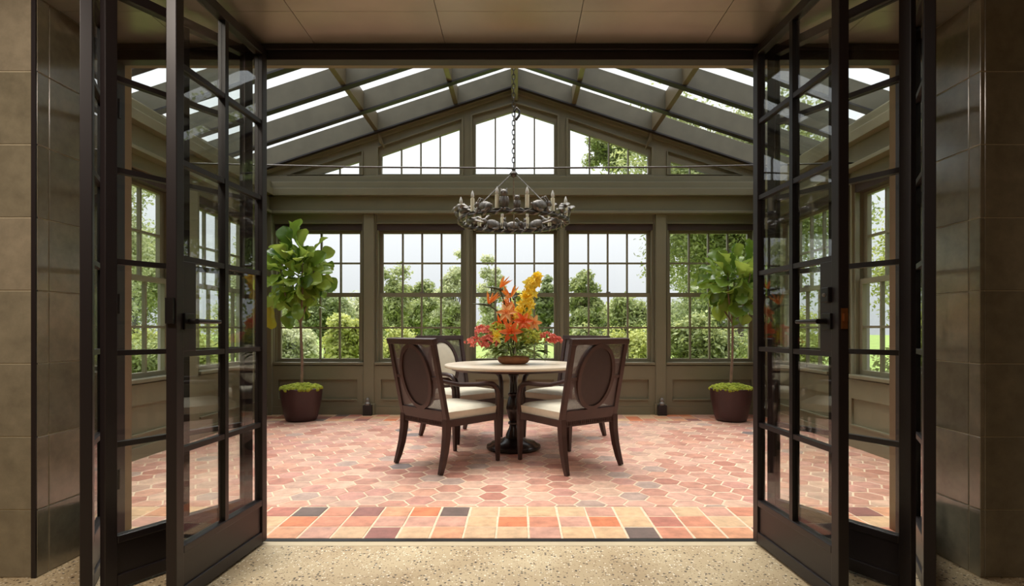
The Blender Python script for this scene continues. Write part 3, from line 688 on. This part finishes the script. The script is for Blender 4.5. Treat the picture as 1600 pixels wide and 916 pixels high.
MB().lathe([(0, 1.95), (0.05, 1.945), (0.05, 1.93), (0.02, 1.91), (0, 1.91)], 14).build('ceiling_cup', M['iron'], cd, smooth=40)
cup = MB().lathe([(0, 0.008), (0.012, 0.01), (0.026, 0.022), (0.026, 0.026), (0.010, 0.022), (0, 0.022)], 12).mesh('drip_cup', 50); cup.materials.append(M['iron'])
cnd = MB().lathe([(0, 0.02), (0.017, 0.02), (0.017, 0.14), (0, 0.14)], 12).mesh('candle', 40); cnd.materials.append(M['candle'])
blb = MB().lathe([(0, 0.14), (0.010, 0.143), (0.0155, 0.16), (0.012, 0.18), (0.005, 0.20), (0, 0.21)], 10).mesh('candle_bulb', 70); blb.materials.append(M['bulb'])
for k in range(12):
    a = math.radians(-90-16+30*k); p = (CR*math.cos(a), CR*math.sin(a), 0)
    c = bpy.data.objects.new('candle', cnd); COL.objects.link(c); c.parent = cd; c.location = p
    for nm, me in (('drip_cup', cup), ('candle_bulb', blb)):
        o = bpy.data.objects.new(nm, me); COL.objects.link(o); o.parent = c
def owl():
    m = MB(); m.ellipsoid((0,0,0.075), (0.034,0.030,0.058)); m.ellipsoid((0,-0.006,0.145), (0.033,0.030,0.030))
    for s in (-1, 1):
        m.ellipsoid((s*0.030, 0.004, 0.075), (0.012,0.024,0.046)); m.ellipsoid((s*0.013,-0.030,0.150), (0.009,0.006,0.009), 8, 5)
        m.tube([(s*0.020,0,0.165), (s*0.027,0,0.187)], [0.010, 0.002], 6); m.ellipsoid((s*0.014,-0.02,0.014), (0.012,0.018,0.008), 8, 4)
    m.tube([(0,-0.034,0.144), (0,-0.044,0.132)], [0.006, 0.001], 6); m.tube([(0,0.02,0.04), (0,0.05,0.012)], [0.018, 0.008], 6); return m
def hare():
    m = MB(); m.ellipsoid((0.012,0,0.055), (0.075,0.034,0.050)); m.ellipsoid((0.055,0,0.048), (0.042,0.040,0.045)); m.ellipsoid((-0.072,0,0.082), (0.032,0.024,0.027)); m.ellipsoid((-0.098,0,0.072), (0.014,0.014,0.013), 8, 5)
    for s in (-1, 1):
        m.tube([(-0.062,s*0.013,0.10), (-0.03,s*0.018,0.135), (-0.012,s*0.02,0.13)], [0.008, 0.011, 0.003], 6)
        m.tube([(-0.05,s*0.018,0.045), (-0.062,s*0.020,0.01), (-0.085,s*0.020,0.008)], [0.013, 0.010, 0.008], 6); m.tube([(0.06,s*0.034,0.03), (0.05,s*0.036,0.01), (0.0,s*0.034,0.008)], [0.02, 0.014, 0.008], 6)
    m.ellipsoid((0.095,0,0.06), (0.014,0.012,0.014), 8, 5); return m
def bird():
    m = MB(); m.ellipsoid((0,0,0.055), (0.060,0.030,0.034)); m.ellipsoid((-0.060,0,0.095), (0.026,0.021,0.023)); m.tube([(-0.04,0,0.065), (-0.058,0,0.09)], [0.024, 0.018], 8)
    m.tube([(-0.082,0,0.096), (-0.110,0,0.086)], [0.010, 0.002], 6); m.tube([(0.04,0,0.055), (0.10,0,0.035), (0.13,0,0.03)], [0.022, 0.016, 0.004], 6, flat=0.5)
    for s in (-1, 1):
        m.tube([(-0.02,s*0.028,0.075), (0.03,s*0.050,0.090), (0.085,s*0.055,0.065)], [0.014, 0.022, 0.004], 6, flat=0.5); m.tube([(0.0,s*0.012,0.03), (-0.005,s*0.014,0.005)], [0.006, 0.008], 5)
    return m
FIG = {n_: f().mesh(n_+'_figure', 70) for n_, f in (('owl', owl), ('hare', hare), ('bird', bird))}
for me in FIG.values(): me.materials.append(M['pewter'])
for nm, ang, sc, tw in (('owl', -9, 1.0, 0), ('owl', 4, 0.72, 0), ('hare', -31, 0.85, 0), ('hare', 29, 0.95, 180), ('bird', -62, 1.0, 30), ('bird', -84, 1.15, 40), ('bird', 60, 1.1, 200), ('bird', 82, 1.2, 170),
                        ('hare', 180, 0.9, 0), ('owl', 166, 0.7, 0), ('hare', 208, 1.0, 180), ('hare', 150, 1.0, 0), ('bird', 236, 1.1, 90), ('bird', 122, 1.1, 70), ('owl', 192, 0.75, 0)):
    a = math.radians(ang-90); o = bpy.data.objects.new(nm+'_figure', FIG[nm]); COL.objects.link(o); o.parent = cd
    o.location = (CR*math.cos(a), CR*math.sin(a), 0.008); o.scale = (sc,)*3; o.rotation_euler = (0, 0, math.radians(ang+tw))

# ------------------------------------------------------------------ fiddle-leaf figs
def leaf_mesh(name, wprof, cup_=0.12, droop=0.25, wave=0.03, nl=8, nw=4, seed=0):
    rr = random.Random(seed); vs = []
    for i in range(nl+1):
        t = i/nl; w = wprof(t)
        for j in range(nw+1):
            u = -1+2*j/nw
            vs.append((w*u, t, cup_*abs(u)*w*2 - droop*t*t + wave*math.sin(t*14+u*3+seed)*abs(u)))
    fs = [(i*(nw+1)+j, i*(nw+1)+j+1, (i+1)*(nw+1)+j+1, (i+1)*(nw+1)+j) for i in range(nl) for j in range(nw)]
    return MB().add(vs, fs).mesh(name, 180)
def fiddle(t):
    pts = [(0, 0.012), (0.06, 0.03), (0.16, 0.19), (0.32, 0.24), (0.46, 0.23), (0.62, 0.33), (0.78, 0.38), (0.9, 0.30), (1.0, 0.04)]
    for (a, b), (c, d) in zip(pts, pts[1:]):
        if a <= t <= c: return b+(d-b)*(t-a)/(c-a)
    return 0.04
FL = [leaf_mesh('leaf', fiddle, 0.22, dr, 0.05, 12, 4, k) for k, dr in enumerate((0.15, 0.35, 0.55))]
for me in FL: me.materials.append(M['fig'])
def orient(d, up, roll=0.0):
    d = Vector(d).normalized(); u = Vector(up); x = d.cross(u)
    if x.length < 1e-3: x = Vector((1,0,0))
    x.normalize(); z = x.cross(d); m = Matrix((x, d, z)).transposed(); return m @ Matrix.Rotation(roll, 3, 'Y')
def make_fig(loc, label, seed, crown_c, crown_r, nleaf, lsize, yellow=None):
    rr = random.Random(seed); r = empty('potted_fig_tree', loc); tag(r, label, 'potted tree', 'fiddle-leaf figs in the corners')
    MB().lathe([(0, 0), (0.155, 0), (0.172, 0.012), (0.19, 0.06), (0.228, 0.25), (0.24, 0.36), (0.244, 0.385), (0.236, 0.388), (0.228, 0.37), (0, 0.36)], 40).build('pot', M['pot'], r, smooth=40)
    m = MB()
    for _ in range(420):
        a = rr.uniform(0, 2*PI); q = 0.225*math.sqrt(rr.random()); s = rr.uniform(0.012, 0.026)
        m.ellipsoid((q*math.cos(a)*1.04, q*math.sin(a)*1.04, 0.375+0.045*(1-(q/0.23)**2)+rr.uniform(-.006,.012)), (s*1.2, s*1.2, s), 6, 4)
    m.build('moss', M['moss'], r, kind='stuff')
    cx, cy, cz = crown_c
    base = (rr.uniform(-.02,.02), 0, 0.36); kn = (cx*0.35, cy*0.3, 0.36+(cz-crown_r[2]-0.36)*0.95)
    br = MB(); br.tube([base, ((base[0]+kn[0])/2+0.012, 0.0, 0.36+(kn[2]-0.36)*0.5), kn], [0.018, 0.014, 0.013], 8)
    tips = []
    for k in range(5):
        a = 2*PI*k/5+rr.uniform(-.3,.3); e = (cx+0.55*crown_r[0]*math.cos(a), cy+0.55*crown_r[1]*math.sin(a), cz+crown_r[2]*rr.uniform(-0.1, 0.55))
        br.tube([kn, ((kn[0]+e[0])/2+0.05*math.cos(a), (kn[1]+e[1])/2+0.05*math.sin(a), (kn[2]+e[2])/2-0.03), e], [0.011, 0.009, 0.005], 6); tips.append(e)
    br.build('trunk', M['bark'], r, smooth=60)
    for k in range(nleaf):
        z = 1-2*(k+0.5)/nleaf; a = k*2.39996+rr.uniform(-.25,.25); q = math.sqrt(max(0, 1-z*z)); d = Vector((q*math.cos(a), q*math.sin(a), z))
        rad = rr.uniform(0.35, 1.02)*(0.86+0.2*math.sin(a*3+z*4+seed))
        p = Vector((cx+d.x*crown_r[0]*rad, cy+d.y*crown_r[1]*rad, cz+d.z*crown_r[2]*rad))
        L = lsize*rr.uniform(0.7, 1.3)
        dd = Vector((d.x, d.y, d.z*0.7+rr.uniform(-0.45, 0.55)+(0.3 if d.z > 0.3 else -0.1))).normalized()
        me = FL[rr.choice((0, 0, 1, 1, 2))]
        o = bpy.data.objects.new('leaf', me); COL.objects.link(o); o.parent = r
        mt = orient(dd, (rr.uniform(-.5,.5), rr.uniform(-.9,.4), 0.8), rr.uniform(-.9,.9)).to_4x4(); p = p-dd*L*0.35
        o.matrix_local = Matrix.Translation(p) @ mt @ Matrix.Diagonal((L*0.95, L, L*0.8, 1))
    if yellow:
        o = bpy.data.objects.new('leaf', FL[2].copy()); o.data.materials.clear(); o.data.materials.append(M['figyellow']); COL.objects.link(o); o.parent = r
        o.matrix_local = Matrix.Translation(yellow) @ orient((-0.15, -0.2, -1), (0, -1, 0.2)).to_4x4() @ Matrix.Diagonal((0.24, 0.26, 0.24, 1)); o['label'] = 'yellowing drooping leaf'
    return r
make_fig((-2.535, 6.62, 0), 'potted fiddle-leaf fig with a full dense crown by the left window', 3, (-0.03, -0.02, 1.72), (0.38, 0.36, 0.52), 150, 0.225, (-0.30, -0.12, 1.36))
make_fig((2.565, 6.60, 0), 'potted fiddle-leaf fig with a sparser crown by the right window', 11, (0.05, -0.02, 1.63), (0.40, 0.36, 0.44), 110, 0.225)

# ------------------------------------------------------------------ flower arrangement
fa = empty('flower_arrangement', (TX, TY, TZT)); tag(fa, 'tall arrangement of orange, yellow and coral flowers in a wooden bowl', 'flowers')
MB().lathe([(0, 0), (0.10, 0), (0.128, 0.012), (0.145, 0.035), (0.142, 0.06), (0.128, 0.07), (0.118, 0.062), (0.10, 0.045), (0, 0.04)], 32).build('bowl', M['bowl'], fa, smooth=50)
def petal(w): return lambda t: max(0.006, w*math.sin(PI*min(1, t*0.93+0.05))**0.8)
def rand_dir(rr, zmin=-1):
    while True:
        v = Vector((rr.uniform(-1,1), rr.uniform(-1,1), rr.uniform(-1,1)))
        if 0.1 < v.length < 1 and v.z/v.length >= zmin: return v.normalized()
rr = random.Random(5)
def add_leaf(m, base, mtx, p, L):
    k = len(m.v)
    for v in base[0]: m.v.append(tuple(Vector(p)+mtx @ (Vector(v)*L)))
    m.f += [tuple(i+k for i in f) for f in base[1]]
def raw(me): return ([tuple(v.co) for v in me.vertices], [tuple(p.vertices) for p in me.polygons])
PET = raw(leaf_mesh('p', petal(0.24), 0.3, 0.45, 0, 5, 2)); SPIKE = raw(leaf_mesh('p', petal(0.07), 0.3, 0.05, 0, 4, 2)); BROAD = raw(leaf_mesh('p', petal(0.32), 0.25, 0.3, 0.02, 5, 2)); BL = raw(leaf_mesh('p', petal(0.22), 0.2, 0.3, 0.02, 5, 2))
def lily(p, face, size, material, name='lily'):
    m = MB(); f = Vector(face).normalized()
    for k in range(6):
        a = k*PI/3; q = orient(f, (0,0,1)); out = q @ Vector((math.cos(a), 0.55, math.sin(a)))
        add_leaf(m, PET, orient(out, f), p, size)
    for k in range(5):
        q = orient(f, (0,0,1)); t = Vector(p)+ (q @ Vector((0.25*math.cos(k*1.26), 0.6, 0.25*math.sin(k*1.26))))*size; m.tube([p, t], 0.003, 4)
    m.build(name, M[material], fa)
lily((-0.02, -0.16, 0.29), (-0.05, -1, 0.1), 0.10, 'red'); lily((0.085, -0.12, 0.385), (0.1, -1, 0.3), 0.085, 'red'); lily((0.175, -0.08, 0.37), (0.4, -1, 0.2), 0.08, 'peach'); lily((-0.10, 0.12, 0.36), (-0.3, 1, 0.3), 0.10, 'red')
lily((-0.145, -0.14, 0.25), (-0.2, -1, 0.2), 0.07, 'yellow'); lily((0.08, 0.14, 0.33), (0.2, 1, 0.2), 0.11, 'red'); lily((-0.06, -0.10, 0.46), (-0.3, -1, 0.4), 0.09, 'peach')
def spray(name, path, n, spread, size, material, shape=BROAD):
    m = MB(); P = [Vector(p) for p in path]
    for k in range(n):
        t = k/(n-1)*(len(P)-1); i = min(int(t), len(P)-2); c = P[i].lerp(P[i+1], t-i)
        w = spread*(1-0.55*k/(n-1)); q = c+Vector((rr.uniform(-w, w), rr.uniform(-w, w), rr.uniform(-.02,.02)))
        f = Vector((rr.uniform(-.6,.6), rr.uniform(-1, .2), rr.uniform(-.2,.5))).normalized(); mt = orient(f, (0,0,1))
        for a in range(5):
            out = mt @ Vector((math.cos(a*1.257+0.3), 0.35, math.sin(a*1.257+0.3))); add_leaf(m, shape, orient(out, f), q, size*rr.uniform(.8,1.15))
    m.build(name, M[material], fa)
    MB().tube([(0, 0, 0.1)]+path, 0.005, 5).build('stem', M['stem'], fa, smooth=60)
spray('orchid_spray', [(0.075, -0.03, 0.42), (0.11, -0.03, 0.56), (0.155, -0.02, 0.69), (0.215, -0.02, 0.80)], 62, 0.07, 0.046, 'yellow')
spray('orange_orchid_spray', [(0.0, -0.02, 0.40), (-0.03, -0.02, 0.50), (-0.05, 0, 0.58)], 34, 0.07, 0.036, 'peach')
def paradise(p, aim, curve):
    m = MB(); p = Vector(p); a = Vector(aim).normalized()
    for k in range(8):
        d = Vector((a.x*-0.3+rr.uniform(-.55,.75), rr.uniform(-.5,.3), 0.75+rr.uniform(-.35,.3))).normalized(); add_leaf(m, SPIKE, orient(d, (0,-1,0.2), rr.uniform(-.6,.6)), p, rr.uniform(0.11, 0.15))
    b = m.build('bird_of_paradise', M['orange'], fa)
    MB().tube([p+Vector((0.03,0,-0.01)), p+a*0.04, p+a*0.15], [0.012, 0.013, 0.002], 6).tube(curve+[tuple(p)], [0.007]*len(curve)+[0.010], 6).build('beak_and_stem', M['stem'], b, smooth=60)
paradise((-0.125, -0.03, 0.68), (-1, -0.1, 0.12), [(0.0, 0, 0.08), (-0.06, -0.02, 0.45), (-0.09, -0.03, 0.58)])
paradise((-0.225, -0.05, 0.535), (-1, -0.1, 0.05), [(-0.02, 0, 0.08), (-0.10, -0.03, 0.38), (-0.15, -0.04, 0.48)])
paradise((-0.03, 0.08, 0.60), (0.6, 0.7, 0.2), [(0.0, 0.02, 0.08), (-0.01, 0.04, 0.4), (-0.02, 0.06, 0.52)])
def bloom(name, c, rad, n, size, material, shape=BROAD, sq=(1,1,1)):
    m = MB()
    for k in range(n):
        d = rand_dir(rr, -0.5); p = Vector(c)+Vector((d.x*rad*sq[0], d.y*rad*sq[1], d.z*rad*sq[2]))*rr.uniform(.8,1)
        for a in range(3): add_leaf(m, shape, orient((d+rand_dir(rr)*0.8).normalized(), d), p, size*rr.uniform(.8,1.2))
    m.build(name, M[material], fa)
bloom('hydrangea', (0.135, -0.10, 0.24), 0.08, 70, 0.032, 'lime'); bloom('hydrangea', (-0.14, -0.06, 0.29), 0.07, 60, 0.032, 'lime'); bloom('hydrangea', (0.22, 0.0, 0.22), 0.06, 45, 0.03, 'lime'); bloom('hydrangea', (0.0, 0.12, 0.25), 0.09, 60, 0.032, 'lime')
for p, r_, sq in (((-0.25, -0.08, 0.26), 0.07, (1.4,.8,.8)), ((-0.34, -0.09, 0.19), 0.06, (1.5,.7,.7)), ((-0.20, -0.12, 0.20), 0.06, (1.1,.8,.9)), ((-0.27, 0.0, 0.31), 0.05, (1.5,.8,.6)), ((0.30, -0.04, 0.24), 0.05, (1.4,.8,.7)), ((0.37, -0.05, 0.215), 0.035, (1.6,.7,.6))):
    bloom('coral_cluster', p, r_, 55, 0.026, 'pink', sq=sq)
m = MB()
for k in range(150):
    a = rr.uniform(0, 2*PI); d = Vector((math.cos(a), math.sin(a), rr.uniform(-0.25, 0.9))).normalized(); q = rr.uniform(0.06, 0.26)
    add_leaf(m, BL, orient(d, (rr.uniform(-.3,.3), rr.uniform(-.3,.3), 1)), (d.x*q, d.y*q*0.8, 0.09+rr.uniform(0, 0.16)+d.z*q*0.4), rr.uniform(0.07, 0.12))
m.build('greenery', M['greens'], fa, kind='stuff')

# ------------------------------------------------------------------ small fittings at the pilaster feet
for s, nm in ((-1, 'left'), (1, 'right')):
    x = s*(WX[3]+WX[4])/2; e = empty('floor_outlet', (x, YB-0.10, 0)); tag(e, f'small metal outlet fitting at the foot of the {nm} back pilaster', 'fitting')
    MB().box(-0.055, 0.055, -0.03, 0.024, 0.0, 0.13).build('box', M['steel'], e, bevel=0.004)
    MB().lathe([(0, 0.13), (0.035, 0.13), (0.038, 0.15), (0.02, 0.175), (0.026, 0.195), (0.018, 0.215), (0, 0.225)], 12).build('cap', M['pewter'], e, smooth=40)

# ------------------------------------------------------------------ garden
struct(MB().box(-80, 80, -20, 140, -0.5, -0.15).build('ground', M['lawn']), 'green lawn around the conservatory')
def leaf_cloud(name, clumps, n, size, seed, flatz=0.8):
    r = np.random.default_rng(seed); C = np.array(clumps)                   # x y z r
    w = C[:,3]**2; idx = r.choice(len(C), n, p=w/w.sum())
    d = r.normal(size=(n,3)); d /= np.linalg.norm(d, axis=1)[:,None]
    rad = r.uniform(0.1, 1.0, n)**0.8*1.35
    c = C[idx,:3] + d*(rad*C[idx,3])[:,None]*np.array([1,1,flatz])
    nrm = d*0.6+r.normal(size=(n,3))*0.6+np.array([0,0,0.5]); nrm /= np.linalg.norm(nrm, axis=1)[:,None]
    t = np.cross(nrm, r.normal(size=(n,3))); t /= np.linalg.norm(t, axis=1)[:,None]; b = np.cross(nrm, t)
    s = size*r.uniform(0.6, 1.3, n)[:,None]
    V = np.empty((n,4,3)); V[:,0] = c-t*s; V[:,1] = c+b*s*0.5+nrm*s*0.1; V[:,2] = c+t*s; V[:,3] = c-b*s*0.5+nrm*s*0.1
    me = bpy.data.meshes.new(name); me.vertices.add(4*n); me.vertices.foreach_set('co', V.ravel())
    me.loops.add(4*n); me.loops.foreach_set('vertex_index', np.arange(4*n, dtype=np.int32))
    me.polygons.add(n); me.polygons.foreach_set('loop_start', np.arange(0, 4*n, 4, dtype=np.int32)); me.polygons.foreach_set('loop_total', np.full(n, 4, dtype=np.int32))
    me.update(calc_edges=True); me.validate(); return me
def tree(name, label, X, Y, H, rx, rz, material, n=7000, size=0.09, seed=1, cat='tree', nclump=46, clr=0.27, ry=None, lean=0.0, group='garden trees'):
    """tree of height H; crown centred below the top with half sizes rx, rz"""
    r_ = random.Random(seed); ry = ry or (rx if cat == 'tree' else rx*0.6); e = empty(name, (X, Y, -0.15)); tag(e, label, cat, group)
    cz = H-rz; cl = []
    for k in range(nclump):
        d = rand_dir(r_); q = r_.uniform(0.25, 1-clr*0.7); cl.append((d.x*rx*q+lean, d.y*ry*q, cz+d.z*rz*q, min(rx, rz)*clr*r_.uniform(0.7, 1.25)))
    m = MB(); m.tube([(0,0,-0.1), (lean*0.1, 0, cz*0.6), (lean, 0, cz+rz*0.3)], [0.014*H+0.03, 0.010*H+0.02, 0.02], 7)
    for c in cl[:14]: m.tube([(lean*0.6, 0, max(0.2, cz-rz*0.7) if lean == 0 else cz-rz*0.1), (c[0]*0.5+lean*0.3, c[1]*0.5, (cz+c[2])/2-rz*0.1), c[:3]], [0.02*H*0.4, 0.012*H*0.4, 0.006], 5)
    m.build('trunk', M['treebark'], e, smooth=60)
    link('foliage', leaf_cloud('foliage', cl, int(n*1.7), size*0.72, seed), M[material], e, kind='stuff')
    return e
def tree_at(name, label, px, ytop, Y, rpx, hpx, material, **kw):
    X, _, Z = at(px, ytop, Y); k = Y/F_PX
    return tree(name, label, X, Y, Z+0.15, rpx*k, hpx*k/2, material, **kw)
T = tree_at
# behind the leftmost back window
T('leafy_tree', 'round dark tree beyond the leftmost back window, beside the fig', 508, 442, 24, 46, 95, 'g_dark', n=6000, size=0.13, seed=21)
T('garden_shrub', 'bright green shrub low in the leftmost back window', 540, 482, 10.6, 48, 110, 'g_bright', n=7000, size=0.07, seed=22, cat='shrub', group='garden shrubs')
T('garden_shrub', 'pale shrub behind the trunk of the fig on the left', 455, 500, 12.6, 52, 90, 'g_pale', n=6000, size=0.07, seed=23, cat='shrub', group='garden shrubs')
T('slender_tree', 'tall pale slender tree beyond the left back corner', 395, 300, 16, 60, 330, 'g_pale', n=9000, size=0.08, seed=24, nclump=40, clr=0.3)
# behind the second window
T('slender_tree', 'airy light tree on the left of the second back window', 615, 402, 22, 42, 150, 'g_mid', n=4200, size=0.10, seed=25, nclump=34, clr=0.28)
T('leafy_tree', 'rounded tree in the middle of the second back window', 650, 428, 26, 36, 120, 'g_mid', n=5500, size=0.13, seed=26)
T('slender_tree', 'tall feathery tree at the right edge of the second back window', 708, 372, 20, 36, 190, 'g_pale', n=4200, size=0.09, seed=27, nclump=36, clr=0.26)
T('garden_shrub', 'bright yellow-green shrub at the foot of the second back window', 615, 500, 12.2, 60, 130, 'g_bright', n=7000, size=0.065, seed=28, cat='shrub', group='garden shrubs')
T('garden_shrub', 'grassy green shrub behind the front left chair', 700, 520, 10.4, 62, 110, 'g_bright', n=7000, size=0.065, seed=29, cat='shrub', group='garden shrubs')
# middle window
T('slender_tree', 'tall thin-leaved tree at the left of the middle back window', 768, 366, 18, 30, 200, 'g_pale', n=3400, size=0.08, seed=30, nclump=34, clr=0.26)
T('leafy_tree', 'full tree behind the yellow orchids in the middle back window', 818, 438, 24, 34, 120, 'g_bright', n=5000, size=0.12, seed=31)
T('leafy_tree', 'dark green tree at the right of the middle back window', 853, 412, 22, 28, 140, 'g_dark', n=5500, size=0.11, seed=32)
T('garden_shrub', 'green shrub behind the bouquet in the middle back window', 800, 512, 12.4, 72, 120, 'g_mid', n=7000, size=0.065, seed=33, cat='shrub', group='garden shrubs')
# fourth window
T('leafy_tree', 'bushy tree filling the left of the second window from right', 914, 412, 19, 36, 150, 'g_mid', n=6500, size=0.10, seed=34)
T('leafy_tree', 'low distant tree at the right of the second window from right', 985, 452, 32, 46, 95, 'g_mid', n=5500, size=0.16, seed=35)
T('garden_shrub', 'leafy shrub behind the front right chair', 905, 500, 10.5, 55, 120, 'g_mid', n=6500, size=0.065, seed=36, cat='shrub', group='garden shrubs')
T('garden_shrub', 'green shrub low in the second window from right', 985, 492, 12.5, 60, 125, 'g_bright', n=6500, size=0.065, seed=37, cat='shrub', group='garden shrubs')
# big oak on the right
T('leafy_tree', 'mid green tree standing behind the oak in the rightmost back window', 1105, 365, 27, 76, 210, 'g_dark', n=11000, size=0.10, seed=42)
oak = tree('oak_tree', 'large spreading oak filling the rightmost back window and rising over the roof', 6.3, 15.8, 8.8, 3.9, 3.6, 'g_mid', n=32000, size=0.095, seed=38, nclump=90, clr=0.22, ry=2.2)
T('oak_tree', 'oak with a high airy crown seen through the gable window', 1034, 190, 22.5, 60, 84, 'g_mid', n=5200, size=0.10, seed=39, nclump=26, clr=0.24, lean=-2.0)
T('garden_shrub', 'dense shrub below the oak in the rightmost back window', 1100, 470, 10.4, 72, 150, 'g_mid', n=8000, size=0.065, seed=40, cat='shrub', group='garden shrubs')
T('garden_shrub', 'shrub beyond the right back corner', 1230, 460, 12.4, 80, 160, 'g_bright', n=8000, size=0.07, seed=41, cat='shrub', group='garden shrubs')
# distant belt
belt = ['far tree behind the leftmost back window', 'far tree between the leftmost and second back windows', 'far tree low behind the second back window', 'far tree low behind the middle back window', 'far tree behind the second window from right', 'far tree behind the rightmost back window']
for k, lb in enumerate(belt):
    T('distant_tree', lb, (445, 560, 670, 790, 930, 1070)[k], (452, 446, 450, 456, 458, 452)[k], 40+9*(k % 2), 70, 110, ('g_mid', 'g_pale', 'g_dark')[k % 3], n=6500, size=0.24, seed=50+k, group='distant tree belt')
# beside the left wall
tree('conifer', 'tall pale tree outside the near window of the left wall', -9.0, 11.8, 6.6, 1.5, 2.9, 'g_pale', n=12000, size=0.07, seed=60, nclump=60, clr=0.26)
tree('leafy_tree', 'green tree outside the far window of the left wall', -12.0, 17.5, 5.4, 1.8, 2.2, 'g_mid', n=9000, size=0.08, seed=61, nclump=36, clr=0.3)
tree('garden_shrub', 'clipped shrub below the near window of the left wall', -6.2, 8.6, 1.35, 1.5, 0.72, 'g_mid', n=9000, size=0.05, seed=62, cat='shrub', group='garden shrubs')
tree('garden_shrub', 'broad shrub below the far window of the left wall', -6.6, 11.2, 1.6, 1.5, 0.85, 'g_bright', n=9000, size=0.06, seed=63, cat='shrub', group='garden shrubs')
# beside the right wall
tree('leafy_tree', 'dense tree outside the near window of the right wall', 6.9, 8.0, 4.2, 1.4, 1.9, 'g_mid', n=16000, size=0.06, seed=64, nclump=50, clr=0.28)
tree('leafy_tree', 'green tree outside the far window of the right wall', 8.8, 11.3, 4.9, 1.8, 2.2, 'g_bright', n=12000, size=0.07, seed=65, nclump=40, clr=0.3)
tree('garden_shrub', 'thick shrub close outside the right wall', 4.6, 5.6, 1.5, 0.9, 0.8, 'g_mid', n=9000, size=0.05, seed=66, cat='shrub', group='garden shrubs')
